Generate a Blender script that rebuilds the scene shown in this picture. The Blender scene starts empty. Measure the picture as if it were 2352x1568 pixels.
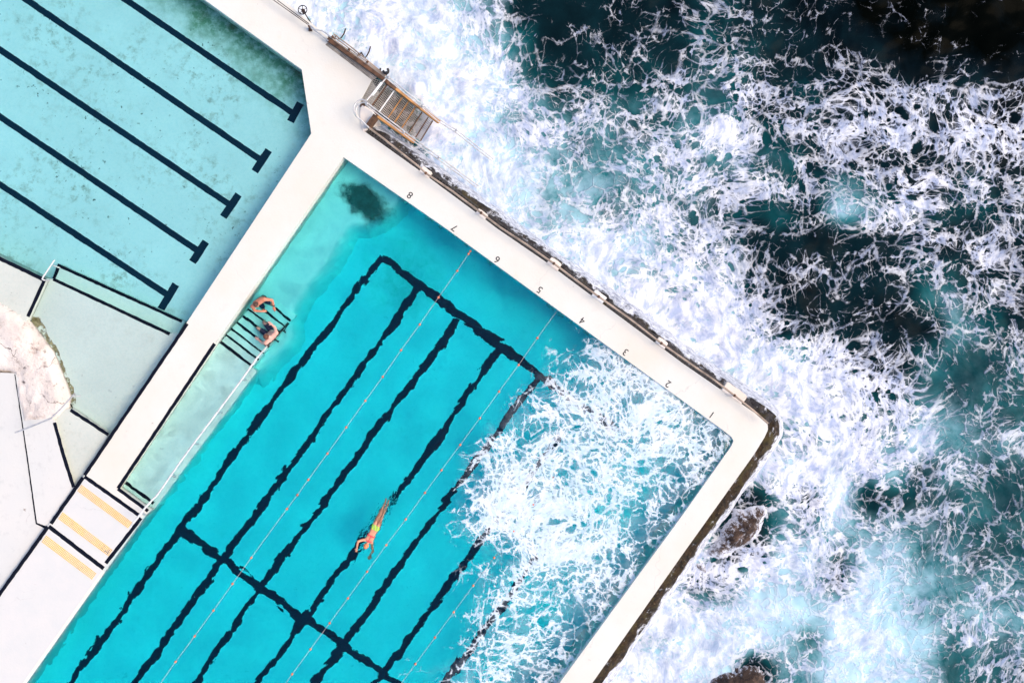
import bpy, bmesh, math, random
import numpy as np
from mathutils import Vector, Matrix
random.seed(7)
R = math.radians
scene = bpy.context.scene

# ---------------------------------------------------------------- camera, light, exposure
S = 67.2          # picture units (2352 wide) per metre at deck level
H = 27.5          # drone height above the deck
cam_d = bpy.data.cameras.new("camera")
cam = bpy.data.objects.new("camera", cam_d)
scene.collection.objects.link(cam)
cam.location = (0, 0, H)
cam_d.sensor_width = 36
cam_d.lens = 36 * H / 35.0
cam_d.clip_end = 5000
scene.camera = cam

SUN_EL, SUN_AZ = 50, 95       # degrees, azimuth clockwise from +Y
world = bpy.data.worlds.new("World")
scene.world = world
world.use_nodes = True
wt = world.node_tree
sky = wt.nodes.new("ShaderNodeTexSky")
sky.sky_type = 'NISHITA'
sky.sun_disc = False
sky.sun_elevation = R(SUN_EL)
sky.sun_rotation = R(SUN_AZ)
sky.air_density = 0.6
sky.dust_density = 2.0
sky.ozone_density = 0.6
wt.links.new(sky.outputs[0], wt.nodes["Background"].inputs[0])
wt.nodes["Background"].inputs[1].default_value = 0.15
sun_d = bpy.data.lights.new("sun", 'SUN')
sun_d.energy = 0.85
sun_d.angle = R(32)
sun_d.color = (1.0, 0.78, 0.50)
sun = bpy.data.objects.new("sun", sun_d)
scene.collection.objects.link(sun)
sd = Vector((math.sin(R(SUN_AZ)) * math.cos(R(SUN_EL)), math.cos(R(SUN_AZ)) * math.cos(R(SUN_EL)), math.sin(R(SUN_EL))))
sun.rotation_euler = sd.to_track_quat('Z', 'Y').to_euler()
sun.location = sd * 60

scene.view_settings.view_transform = 'Standard'
scene.view_settings.look = 'None'
scene.view_settings.gamma = 1.0
scene.view_settings.exposure = 1.30
cy = scene.cycles
cy.use_denoising = True
cy.max_bounces = 16
cy.diffuse_bounces = 8
cy.transmission_bounces = 14
cy.transparent_max_bounces = 12
cy.caustics_refractive = True
cy.caustics_reflective = False
cy.sample_clamp_indirect = 6.0
cy.use_adaptive_sampling = True

# ---------------------------------------------------------------- positions
W_MAIN, W_LAP, SEA = -0.32, -0.36, -1.6      # water levels
def P(px, py, z=0.0):
    k = (H - z) / H
    return Vector(((px - 1176) / S * k, (784 - py) / S * k, z))
def U(px, py, zf, zw):
    """a point on a floor at zf seen through calm water whose surface is at zw"""
    X, Y = (px - 1176) / S, (784 - py) / S
    t = (H - zw) / H
    r = math.hypot(X, Y)
    s = r / math.hypot(r, H) / 1.33
    k = (zw - zf) * s / math.sqrt(1 - s * s)
    if r < 1e-6: return Vector((0, 0, zf))
    return Vector((X * t + X / r * k, Y * t + Y / r * k, zf))

# ---------------------------------------------------------------- mesh helpers
def obj(name, bm, mat, parent=None, smooth=False):
    me = bpy.data.meshes.new(name)
    bm.normal_update()
    bm.to_mesh(me); bm.free()
    o = bpy.data.objects.new(name, me)
    scene.collection.objects.link(o)
    for m in (mat if isinstance(mat, (list, tuple)) else [mat]):
        me.materials.append(m)
    if smooth:
        me.polygons.foreach_set("use_smooth", [True] * len(me.polygons))
    if parent: o.parent = parent
    return o
def empty(name, loc=(0, 0, 0)):
    o = bpy.data.objects.new(name, None)
    o.empty_display_size = 0.2
    scene.collection.objects.link(o)
    o.location = loc
    bpy.context.view_layer.update()
    return o
def tag(o, label=None, cat=None, group=None, kind=None):
    if label: o["label"] = label
    if cat: o["category"] = cat
    if group: o["group"] = group
    if kind: o["kind"] = kind
    return o
def struct(name, bm, mat, label=None, cat=None, parent=None):
    o = obj(name, bm, mat, parent)
    o["kind"] = "structure"
    if label: o["label"] = label
    if cat: o["category"] = cat
    return o
def child(o, parent):
    """parent keeping the world coordinates the mesh was built in"""
    o.parent = parent
    o.matrix_parent_inverse = parent.matrix_world.inverted()
    return o
def prism(bm, top, depth=None, bottom=None):
    """closed solid under a polygon (list of 3-D points)"""
    tv = [bm.verts.new(p) for p in top]
    bv = [bm.verts.new(p) for p in (bottom or [Vector((p[0], p[1], p[2] - depth)) for p in top])]
    n = len(tv)
    f = bm.faces.new(tv); f.normal_update()
    up = f.normal.z > 0
    if not up: f.normal_flip()
    g = bm.faces.new(bv); g.normal_update()
    if g.normal.z > 0: g.normal_flip()
    for i in range(n):
        j = (i + 1) % n
        q = (tv[i], bv[i], bv[j], tv[j]) if up else (tv[j], bv[j], bv[i], tv[i])
        bm.faces.new(q)
def sheet(bm, pts):
    f = bm.faces.new([bm.verts.new(p) for p in pts]); f.normal_update()
    if f.normal.z < 0: f.normal_flip()
    return f
def box(bm, c, ax, ay, az):
    """box from centre and three half-axis vectors"""
    c, ax, ay, az = map(Vector, (c, ax, ay, az))
    v = [bm.verts.new(c + ax * i + ay * j + az * k) for k in (-1, 1) for j in (-1, 1) for i in (-1, 1)]
    for q in ((0, 2, 3, 1), (4, 5, 7, 6), (0, 1, 5, 4), (2, 6, 7, 3), (0, 4, 6, 2), (1, 3, 7, 5)):
        bm.faces.new([v[i] for i in q])
def bar(bm, a, b, w, h):
    """rectangular bar from a to b, w wide in plan and h high"""
    a, b = Vector(a), Vector(b)
    d = b - a
    side = Vector((-d.y, d.x, 0)).normalized()
    up = d.cross(side).normalized()
    if up.z < 0: up = -up
    box(bm, (a + b) / 2, d / 2, side * w / 2, up * h / 2)
def tube(bm, pts, r, n=8, closed=False, radii=None):
    pts = [Vector(p) for p in pts]
    m = len(pts)
    rings, prev = [], None
    for i, p in enumerate(pts):
        if closed: d = pts[(i + 1) % m] - pts[i - 1]
        else: d = pts[min(i + 1, m - 1)] - pts[max(i - 1, 0)]
        d.normalize()
        if prev is None:
            a = d.orthogonal().normalized()
        else:
            a = (prev - d * prev.dot(d)).normalized()
        prev = a
        b = d.cross(a)
        rr = radii[i] if radii else r
        rings.append([bm.verts.new(p + (a * math.cos(2 * math.pi * k / n) + b * math.sin(2 * math.pi * k / n)) * rr) for k in range(n)])
    for i in range(m if closed else m - 1):
        A, B = rings[i], rings[(i + 1) % m]
        for k in range(n):
            bm.faces.new((A[k], A[(k + 1) % n], B[(k + 1) % n], B[k]))
    if not closed:
        bm.faces.new(rings[0][::-1]); bm.faces.new(rings[-1])
def curve_pts(pts, n=6):
    """Catmull-Rom through the points"""
    pts = [Vector(p) for p in pts]
    out = []
    for i in range(len(pts) - 1):
        p0, p1, p2, p3 = pts[max(i - 1, 0)], pts[i], pts[i + 1], pts[min(i + 2, len(pts) - 1)]
        for k in range(n):
            t = k / n
            out.append(0.5 * ((2 * p1) + (p2 - p0) * t + (2 * p0 - 5 * p1 + 4 * p2 - p3) * t * t + (3 * p1 - p0 - 3 * p2 + p3) * t ** 3))
    out.append(pts[-1])
    return out
def ball(bm, c, r, sx=1, sy=1, sz=1, u=10, v=8):
    bmesh.ops.create_uvsphere(bm, u_segments=u, v_segments=v, radius=1, matrix=Matrix.Translation(Vector(c)) @ Matrix.Diagonal((r * sx, r * sy, r * sz, 1)))
def poly(pts, z): return [P(x, y, z) for x, y in pts]
def ragged(pts, step=0.25, amp=0.02, seed=1, closed=True):
    """subdivide a world-space outline and roughen it a little"""
    rnd = random.Random(seed)
    out = []
    n = len(pts)
    for i in range(n if closed else n - 1):
        a, b = Vector(pts[i]), Vector(pts[(i + 1) % n])
        d = b - a
        k = max(1, int(d.length / step))
        s = Vector((-d.y, d.x, 0)).normalized()
        for j in range(k):
            out.append(a + d * j / k + (s * rnd.uniform(-amp, amp) if j else Vector()))
    if not closed: out.append(Vector(pts[-1]))
    return out

# ---------------------------------------------------------------- value noise in numpy (for displaced meshes)
class VNoise:
    def __init__(self, seed):
        self.t = np.random.RandomState(seed).rand(256, 256)
    def n(self, x, y):
        xi, yi = np.floor(x).astype(int), np.floor(y).astype(int)
        fx, fy = x - xi, y - yi
        fx = fx * fx * (3 - 2 * fx); fy = fy * fy * (3 - 2 * fy)
        g = lambda a, b: self.t[a % 256, b % 256]
        return (g(xi, yi) * (1 - fx) + g(xi + 1, yi) * fx) * (1 - fy) + (g(xi, yi + 1) * (1 - fx) + g(xi + 1, yi + 1) * fx) * fy
    def fbm(self, x, y, o=4):
        s, a, tot = 0, 1.0, 0
        for k in range(o):
            s = s + a * self.n(x * 2 ** k + 17.3 * k, y * 2 ** k + 9.1 * k); tot += a; a *= .5
        return s / tot

# ---------------------------------------------------------------- node helpers
class G:
    """tiny wrapper to write node graphs as expressions"""
    def __init__(self, name):
        self.mat = bpy.data.materials.new(name)
        self.mat.use_nodes = True
        self.nt = self.mat.node_tree
        self.nt.nodes.clear()
        self.out = self.nt.nodes.new("ShaderNodeOutputMaterial")
        self._pos = None
    def set(self, sock, v):
        if isinstance(v, bpy.types.NodeSocket): self.nt.links.new(v, sock)
        elif v is not None:
            if hasattr(sock.default_value, '__len__'):
                if not hasattr(v, '__len__'): v = (v,) * len(sock.default_value)
                elif len(sock.default_value) == 4 and len(v) == 3: v = (*v, 1)
            sock.default_value = v
    def node(self, typ, out=0, props=None, **ins):
        n = self.nt.nodes.new("ShaderNode" + typ)
        for k, v in (props or {}).items(): setattr(n, k, v)
        for k, v in ins.items():
            key = int(k[1:]) if k[0] == 'i' and k[1:].isdigit() else k.replace('_', ' ')
            self.set(n.inputs[key], v)
        return n if out is None else n.outputs[out]
    def pos(self):
        if not self._pos: self._pos = self.node("NewGeometry", "Position")
        return self._pos
    def m(self, op, a, b=0.0, c=None, clamp=False):
        n = self.nt.nodes.new("ShaderNodeMath"); n.operation = op; n.use_clamp = clamp
        self.set(n.inputs[0], a); self.set(n.inputs[1], b)
        if c is not None: self.set(n.inputs[2], c)
        return n.outputs[0]
    def v(self, op, a, b=None, s=None):
        n = self.nt.nodes.new("ShaderNodeVectorMath"); n.operation = op
        self.set(n.inputs[0], a)
        if b is not None: self.set(n.inputs[1], b)
        if s is not None: self.set(n.inputs["Scale"], s)
        return n.outputs[1 if op in ('LENGTH', 'DOT_PRODUCT', 'DISTANCE') else 0]
    def noise(self, vec, scale, detail=4, rough=.55, col=False, dist=0.0):
        return self.node("TexNoise", "Color" if col else "Fac", Vector=vec, Scale=scale, Detail=detail, Roughness=rough, Distortion=dist)
    def vor(self, vec, scale, feature='DISTANCE_TO_EDGE', rnd=1.0, out="Distance"):
        return self.node("TexVoronoi", out, props=dict(feature=feature, voronoi_dimensions='2D'), Vector=vec, Scale=scale, Randomness=rnd)
    def mr(self, x, a, b, c=0.0, d=1.0, smooth=False):
        return self.node("MapRange", 0, props=dict(interpolation_type='SMOOTHSTEP' if smooth else 'LINEAR'), i0=x, i1=a, i2=b, i3=c, i4=d)
    def mix(self, f, a, b, mode='MIX'):
        n = self.nt.nodes.new("ShaderNodeMix"); n.data_type = 'RGBA'; n.blend_type = mode
        self.set(n.inputs[0], f); self.set(n.inputs[6], a); self.set(n.inputs[7], b)
        return n.outputs[2]
    def ramp(self, f, stops, interp='LINEAR'):
        n = self.nt.nodes.new("ShaderNodeValToRGB")
        self.set(n.inputs[0], f)
        e = n.color_ramp.elements
        n.color_ramp.interpolation = interp
        while len(e) < len(stops): e.new(0.5)
        for el, (p, c) in zip(e, stops):
            el.position = p
            el.color = (*c, 1) if hasattr(c, '__len__') else (c, c, c, 1)
        return n.outputs[0]
    def attr(self, name): return self.node("Attribute", "Fac", props=dict(attribute_name=name))
    def bump(self, h, strength=.5, dist=.05, normal=None):
        return self.node("Bump", 0, Height=h, Strength=strength, Distance=dist, Normal=normal)
    def bsdf(self, **k):
        k = {a.replace('_', ' '): b for a, b in k.items()}
        n = self.nt.nodes.new("ShaderNodeBsdfPrincipled")
        for a, b in k.items(): self.set(n.inputs[a], b)
        return n.outputs[0]
    def done(self, s, vol=None):
        self.nt.links.new(s, self.out.inputs[0])
        if vol: self.nt.links.new(vol, self.out.inputs[1])
        return self.mat
def srgb(r, g, b):
    f = lambda c: c / 12.92 if c <= .04045 else ((c + .055) / 1.055) ** 2.4
    return tuple(f(c / 255) for c in (r, g, b))
def simple(name, col, rough=.6, metal=0.0, var=.25, scale=6, bump=.0, spec=.5):
    g = G(name)
    n = g.noise(g.pos(), scale, 6)
    c = g.mix(g.mr(n, .3, .7), tuple(x * (1 - var) for x in col), tuple(min(1, x * (1 + var)) for x in col))
    return g.done(g.bsdf(Base_Color=c, Roughness=rough, Metallic=metal, Specular_IOR_Level=spec,
                         Normal=g.bump(n, bump, .02) if bump else None))

# ---------------------------------------------------------------- foam
def foam_nodes(g, dens, big=1.0, warp=1.0):
    """coverage of sea foam: lace of bubbles round open cells, denser where dens is high"""
    p = g.v('MULTIPLY', g.pos(), (1.0, 1.0, 0.0))
    w1 = g.v('SUBTRACT', g.noise(p, .30, 2, .5, col=True), (.5, .5, .5))
    p1 = g.v('ADD', p, g.v('SCALE', w1, s=1.7 * warp))
    w2 = g.v('SUBTRACT', g.noise(p1, 1.1, 3, .55, col=True), (.5, .5, .5))
    p2 = g.v('ADD', p1, g.v('SCALE', w2, s=.32 * warp))
    w3 = g.v('SUBTRACT', g.noise(p, 5.0, 4, .65, col=True), (.5, .5, .5))
    p3 = g.v('ADD', p2, g.v('SCALE', w3, s=.05 * warp))
    patch = g.noise(g.v('MULTIPLY', p2, (.62, 1.4, 1)), .75, 6, .62)
    ribbon = g.m('ABSOLUTE', g.m('SUBTRACT', g.noise(g.v('MULTIPLY', g.v('ADD', p2, (31, 7, 0)), (.8, 1.2, 1)), .7, 6, .62), .5))     # long drifting ribbons
    fine = g.noise(p3, 8.0, 6, .72)
    nd = g.m('ADD', dens, g.m('MULTIPLY', g.m('SUBTRACT', patch, .5), 1.6))
    nd = g.m('ADD', nd, g.mr(ribbon, 0, .07, .28, -.08))
    nd = g.m('ADD', nd, g.m('MULTIPLY', g.m('SUBTRACT', fine, .5), .22))
    thick = g.mr(fine, .32, .68, .35, 1.6)
    res = None
    for sc, lo, hi, w0, wm, soft, op in ((1.15 * big, .02, 1.2, .002, .17, .05, .85), (2.7 * big, .04, 1.2, -.004, .25, .07, .95), (6.2 * big, .16, 1.2, -.02, .32, .12, 1.0), (13.5 * big, .36, 1.2, -.06, .38, .2, 1.0)):
        e = g.vor(p3, sc)
        w = g.m('MULTIPLY', g.mr(nd, lo, hi, w0, wm), thick)
        f = g.m('MULTIPLY', g.mr(g.m('SUBTRACT', w, e), -soft * .35, soft, 0, 1, True), op)
        res = f if res is None else g.m('MAXIMUM', res, f)
    res = g.m('MULTIPLY', res, g.mr(nd, .0, .16))
    flecks = g.m('MULTIPLY', g.mr(fine, .63, .72), g.mr(nd, .05, .35))
    solid = g.m('POWER', g.mr(g.m('ADD', nd, g.m('MULTIPLY', g.m('SUBTRACT', g.noise(p2, 3.2, 8, .7), .5), .7)), .48, 1.12), 1.25)
    res = g.m('MAXIMUM', g.m('MAXIMUM', res, g.m('MULTIPLY', solid, g.mr(fine, .25, .6, .7, 1))), flecks)
    # round burst bubbles opened in the thick rafts
    for sc, k in ((2.3 * big, .5), (5.4 * big, .5)):
        vn_ = g.node("TexVoronoi", None, props=dict(feature='F1', voronoi_dimensions='2D'), Vector=g.v('ADD', p3, (sc * 3, 5, 0)), Scale=sc)
        rnd_ = g.node("SeparateColor", 0, Color=vn_.outputs["Color"])
        rad = g.m('MULTIPLY', g.m('MULTIPLY', g.m('SUBTRACT', rnd_, .35), k * 1.5), g.mr(nd, .5, 1.1, 1.0, .0))
        hole = g.mr(g.m('SUBTRACT', rad, vn_.outputs["Distance"]), -.02, .10, 0, 1, True)
        res = g.m('MULTIPLY', res, g.m('SUBTRACT', 1.0, hole))
    return res, nd, p2, p3, fine

def mat_sea():
    g = G("sea_water")
    dens, tone = g.attr("dens"), g.attr("tone")
    f, nd, p2, p3, fine = foam_nodes(g, g.m('SUBTRACT', g.m('MULTIPLY', dens, 1.15), .17), .66)
    t = g.m('ADD', tone, g.m('MULTIPLY', g.m('SUBTRACT', g.noise(p2, .7, 5), .5), .5))
    water = g.ramp(t, [(0, (.0003, .0008, .0006)), (.12, (.0016, .0050, .0075)), (.30, (.003, .016, .021)), (.45, (.004, .050, .056)), (.62, (.018, .145, .16)), (.8, (.27, .48, .54)), (1, (.6, .8, .86))])
    # thin veil of fine bubbles under the open cells
    veil = g.m('MULTIPLY', g.mr(g.noise(p3, 2.2, 8, .7), .36, .70), g.mr(tone, .42, .8, .0, .85))
    water = g.mix(veil, water, (.42, .60, .69))
    sh = g.noise(g.v('MULTIPLY', p2, (1.35, .85, 1)), 2.3, 10, .70, dist=.25)
    fc = g.mix(g.mr(sh, .38, .58), (.36, .42, .58), (.76, .77, .80))
    thin = g.m('MULTIPLY', g.m('MULTIPLY', g.mr(nd, .1, .8, .5, 1.0), g.mr(dens, .35, .85, .72, 1.0)), g.m('MAXIMUM', g.mr(tone, .6, .88, 1.0, .8), g.mr(dens, .75, .95)))
    col = g.mix(g.m('MULTIPLY', f, thin), water, fc)
    hgt = g.m('MULTIPLY', g.m('MULTIPLY', f, g.mr(tone, .6, .85, 1, .3)), g.m('ADD', .5, sh))
    hgt = g.m('ADD', hgt, g.m('MULTIPLY', g.noise(p2, 1.6, 5, .5), .25))
    return g.done(g.bsdf(Base_Color=col, Roughness=g.mr(f, 0, 1, .15, .85), Specular_IOR_Level=.012, IOR=1.33, Normal=g.bump(hgt, .6, .08)))

def mat_pool_water(name, dens_attr, absorb, rip, rip_scale, extra=None):
    g = G(name)
    p = g.pos()
    wob = g.v('ADD', p, g.v('SCALE', g.v('SUBTRACT', g.noise(p, .7, 2, col=True), (.5, .5, .5)), s=.8))
    h1 = g.noise(wob, rip_scale, 2, .45)
    h2 = g.noise(wob, rip_scale * 3.4, 3, .5)
    h = g.m('ADD', g.m('MULTIPLY', h1, rip), g.m('MULTIPLY', h2, rip * .08))
    if extra: h = g.m('ADD', h, extra(g, p, wob))
    nrm = g.bump(h, 1.0, 1.0)
    refr = g.node("BsdfRefraction", 0, Color=(1, 1, 1), Roughness=0.0, IOR=1.33, Normal=nrm)
    refl = g.node("BsdfGlossy", 0, Color=(1, 1, 1), Roughness=.08, Normal=g.bump(h, .25, 1.0))
    gm = g.nt.nodes.new("ShaderNodeMixShader"); g.set(gm.inputs[0], .012); g.set(gm.inputs[1], refr); g.set(gm.inputs[2], refl)
    glass = gm.outputs[0]
    sh = glass
    if dens_attr:
        dens = g.attr(dens_attr)
        f, nd, p2, p3, fine = foam_nodes(g, g.m('SUBTRACT', g.m('MULTIPLY', dens, 1.18), .27), .72)
        f = g.m('MULTIPLY', f, g.mr(dens, .03, .18))
        s2 = g.noise(p2, 2.6, 8, .7, dist=.6)
        fc = g.mix(g.mr(s2, .36, .58), (.62, .76, .86), (.88, .90, .92))
        fo0 = g.bsdf(Base_Color=fc, Roughness=.8, Specular_IOR_Level=.2, Normal=g.bump(g.m('ADD', g.m('MULTIPLY', f, .6), s2), .5, .07))
        # a thin raft of bubbles lets light through to the water below
        tr = g.node("BsdfTranslucent", 0, Color=fc)
        mt = g.nt.nodes.new("ShaderNodeMixShader"); g.set(mt.inputs[0], .22); g.set(mt.inputs[1], fo0); g.set(mt.inputs[2], tr); fo = mt.outputs[0]
        mx = g.nt.nodes.new("ShaderNodeMixShader")
        veil = g.m('MULTIPLY', g.mr(g.noise(p3, 2.0, 7, .7), .42, .75), g.mr(dens, .25, .9, 0, .55))
        g.set(mx.inputs[0], g.m('MAXIMUM', g.m('MULTIPLY', f, g.mr(nd, .25, .7, .75, 1)), veil)); g.set(mx.inputs[1], glass); g.set(mx.inputs[2], fo)
        sh = mx.outputs[0]
    # absorption of clear sea water, exaggerated in red
    mxs = max(absorb)
    vol = g.node("VolumeAbsorption", 0, Color=tuple(1 - a / mxs for a in absorb), Density=mxs)
    return g.done(sh, vol)

def mat_deck(name, base, warm, grime=.3, seed=0.0, cool=False):
    g = G(name)
    p = g.v('ADD', g.pos(), (seed, seed * .7, 0))
    big = g.noise(p, .35, 6, .6)
    c = g.mix(g.mr(big, .35, .7), base, warm)
    c = g.mix(g.m('MULTIPLY', g.mr(g.noise(p, 3.0, 8, .7), .55, .8), .30 * grime / .3), c, tuple(x * .80 for x in base))
    # rare dark scuffs, rust freckles and hairline cracks
    if cool:      # the lower concourse wears a cooler, greyer coat than the walkway
        a_, b_ = P(192, 1093), P(320, 1182)
        d_ = (b_ - a_).normalized(); n_ = Vector((d_.y, -d_.x, 0))
        side = g.m('SUBTRACT', g.v('DOT_PRODUCT', g.pos(), tuple(n_)), n_.dot(a_))
        c = g.mix(g.m('MULTIPLY', g.m('GREATER_THAN', side, 0), g.mr(g.v('DOT_PRODUCT', g.pos(), (1, 0, 0)), -8.0, -8.5)), c, g.mix(g.mr(g.noise(p, 1.3, 8, .7), .35, .65), (.585, .585, .555), (.63, .61, .57)))
    spots = g.m('MULTIPLY', g.mr(g.noise(p, 5.5, 5, .6), .67, .73), g.mr(g.noise(p, .9, 2), .52, .62))
    c = g.mix(g.m('MULTIPLY', spots, grime * 1.6, clamp=True), c, (.30, .25, .21))
    rust = g.m('MULTIPLY', g.mr(g.noise(g.v('ADD', p, (40, 3, 0)), 1.6, 6, .6), .66, .78), .35)
    c = g.mix(rust, c, (.78, .52, .33))
    wp = g.v('ADD', p, g.v('SCALE', g.noise(p, 2.2, 4, col=True), s=.7))
    crack = g.m('MULTIPLY', g.mr(g.vor(wp, .33), 0.0, .006, 1, 0), g.mr(g.noise(p, .5, 2), .50, .6))
    c = g.mix(g.m('MULTIPLY', crack, grime), c, (.42, .38, .36))
    h = g.m('ADD', g.noise(p, 14, 6, .6), g.m('MULTIPLY', big, 2.0))
    return g.done(g.bsdf(Base_Color=c, Roughness=.75, Specular_IOR_Level=.3, Normal=g.bump(h, .25, .02)))

def mat_floor(name, base, stain=.5, seed=0.0, algae=None):
    g = G(name)
    p = g.v('ADD', g.pos(), (seed, seed * 1.3, 0))
    c = g.mix(g.mr(g.noise(p, .5, 5), .3, .7), base, tuple(x * .9 for x in base))
    c = g.mix(g.mr(g.noise(p, 11, 5, .75), .42, .7, 0, .22), c, tuple(x * y for x, y in zip(base, (.45, .70, .74))))
    bl = g.mr(g.noise(p, .45, 3, .5), .44, .68)
    mot = g.m('MULTIPLY', bl, g.mr(g.noise(p, 3.2, 9, .75), .50, .68))
    c = g.mix(g.m('MULTIPLY', mot, stain, clamp=True), c, (.25, .23, .14))
    fl = g.m('MULTIPLY', g.mr(g.noise(p, 6.0, 4, .62), .64, .69), g.mr(g.noise(g.v('ADD', p, (9, 2, 0)), .55, 3), .44, .60))
    c = g.mix(g.m('MULTIPLY', fl, min(1, stain * 1.6)), c, (.05, .075, .06))
    if algae: c = algae(g, g.pos(), c)
    return g.done(g.bsdf(Base_Color=c, Roughness=.8, Specular_IOR_Level=.2, Normal=g.bump(g.noise(p, 10, 6), .2, .02)))

def mat_line(name="black_line_paint", base=(.006, .008, .016)):
    g = G(name)
    p = g.pos()
    n = g.noise(p, 9, 6, .65)
    c = g.mix(g.mr(n, .70, .78), base, tuple(x * 2 + .02 for x in base))
    return g.done(g.bsdf(Base_Color=c, Roughness=.8, Specular_IOR_Level=.05))

M = {}
M['deck'] = mat_deck("white_painted_concrete", (.66, .655, .595), (.66, .60, .505), .46, 0, True)
M['deck_cool'] = mat_deck("worn_white_concrete", (.585, .585, .55), (.63, .61, .56), .8, 31.0)
M['line'] = mat_line()
M['pool_line'] = mat_line("line_paint_with_water_scatter", (.003, .022, .046))  # black lines; blue light scattered by the water is put into this colour
M['sea'] = mat_sea()
def main_algae(g, p, c):
    # thin green growth on the floor round the top end of the lane lines
    a_ = U(925, 640, -1.85, W_MAIN)
    d_ = g.m('ADD', g.v('LENGTH', g.v('SUBTRACT', p, tuple(a_))), g.m('MULTIPLY', g.m('SUBTRACT', g.noise(p, 1.0, 6, .65), .5), 3.0))
    return g.mix(g.m('MULTIPLY', g.mr(d_, .3, 1.9, .75, 0, True), g.mr(g.noise(p, 5, 7, .7), .2, .7)), c, (.22, .50, .40))
M['floor_main'] = mat_floor("pool_floor_paint", (.80, .91, .90), .10, 3.0, main_algae)
M['floor_shelf'] = mat_floor("pool_shelf_paint", (.86, .91, .86), .10, 13.0)
def lap_algae(g, p, c):
    # green-brown growth along the seaward wall of the lap pool
    a, b = P(480, 0, -1), P(690, 165, -1)
    d = (b - a).normalized(); nrm = Vector((d.y, -d.x, 0))
    dist = g.m('SUBTRACT', nrm.dot(a), g.v('DOT_PRODUCT', p, tuple(nrm)))
    dist = g.m('ABSOLUTE', dist)
    n = g.noise(p, 1.1, 7, .65)
    edge = g.m('ADD', dist, g.m('MULTIPLY', g.m('SUBTRACT', n, .5), 2.6))
    c = g.mix(g.m('MULTIPLY', g.mr(edge, .2, 2.0, .95, 0, True), g.mr(g.noise(p, 4, 8, .7), .2, .55)), c, (.12, .26, .14))
    return g.mix(g.m('MULTIPLY', g.mr(edge, -.2, .6, 1, 0, True), g.mr(g.noise(p, 2.3, 6, .7), .42, .62)), c, (.12, .10, .04))
M['floor_lap'] = mat_floor("lap_pool_floor_paint", (.92, .96, .95), .85, 7.0, lap_algae)
M['floor_shallow'] = mat_floor("shallow_floor_paint", (.86, .955, .87), .14, 21.0)
def rip_main(g, p, wob):
    # long swell plus the choppy wake of the swimmer
    c = P(868, 1200, W_MAIN)
    ax = (P(888, 1140, 0) - P(845, 1262, 0)).normalized()
    d = g.v('SUBTRACT', p, tuple(c))
    u = g.m('DIVIDE', g.v('DOT_PRODUCT', d, tuple(ax)), 1.5)
    w = g.m('DIVIDE', g.v('DOT_PRODUCT', d, (-ax.y, ax.x, 0)), .55)
    r = g.m('ADD', g.m('MULTIPLY', u, u), g.m('MULTIPLY', w, w))
    wake = g.m('MULTIPLY', g.mr(r, .25, 1.3, 1, 0, True), g.m('MULTIPLY', g.noise(wob, 5.0, 3, .6), .09))
    return g.m('ADD', g.m('MULTIPLY', g.noise(wob, .55, 1), .05), wake)
M['water_main'] = mat_pool_water("pool_water", "dens", (1.40, .078, .040), .28, .95, rip_main)
M['water_lap'] = mat_pool_water("lap_pool_water", None, (.43, .030, .020), .026, 1.6)

# ---------------------------------------------------------------- foam maps (one digit per metre of the real sea and pool)
FOAM = """898865201232333221000000
898877413333443332112100
888898423345465334432321
889888745545566455566655
889987676656786567776776
869887765556666455565576
888887644556766553566565
888688655667554353676445
888888788877763123346564
888888878888875345444464
888888888999996423243654
888888888899998623423454
888888888888898987654334
888888888888888998875323
888888888888888898876333
888888888888888788878455
888888888888888998885654
888888888888885768434443
888888888888844788665533
888888888888858887764544
888888888888678886764554
888888888888875668765655
888888888888888568875565
888888888888872766665344""".split()
TONE = """778765222222332211000000
788876423222433221100000
888887433333443222211100
778887644444443232222221
888887555544544332222211
758888765554554432222221
777688866655544435422333
777678766555443436543333
777777777776441111233232
777777777766653111123322
777777777776663111114532
777777777777775211112543
777777777777777753222333
777777777777777764333443
777777777777776675445544
777777777777777556558555
777777777777887777564544
777777777777772538334443
777777777777711557555444
777777777777736774775544
777777777777347773876555
777777777777778878876666
777777777777888749987455
777777777777881568876334""".split()
POOL = {11: "000000002300", 12: "0000000337770", 13: "0000002678895", 14: "00000267678866", 15: "00002667877867", 16: "00004687787666", 17: "0000589988556",
        18: "0001579987555", 19: "000014898844", 20: "000026667565", 21: "000036665666", 22: "000035655555", 23: "002356655555"}
sea_d = np.array([[8] * 12 + [int(c) for c in r] for r in FOAM], float) / 9
sea_t = np.array([[7] * 12 + [int(c) for c in r] for r in TONE], float) / 9
sea_t[7:14] = np.maximum(sea_t[7:14], .20)
sea_d[18:, 27:34] -= .13
sea_t[12:, 32:] = np.maximum(sea_t[12:, 32:], .44)
sea_d[17:19, 25:27] = .42; sea_t[17:20, 25:27] = .22
sea_d[8:14] = np.maximum(sea_d[8:14], .24)
sea_t[2:7, 24:] = np.maximum(sea_t[2:7, 24:], .10)
pool_d = np.zeros((24, 36))
for r_, s_ in POOL.items():
    for k_, c_ in enumerate(s_): pool_d[r_, 12 + k_] = int(c_) / 9
pool_d = np.vstack([pool_d, pool_d[-1:], pool_d[-1:]])
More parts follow.
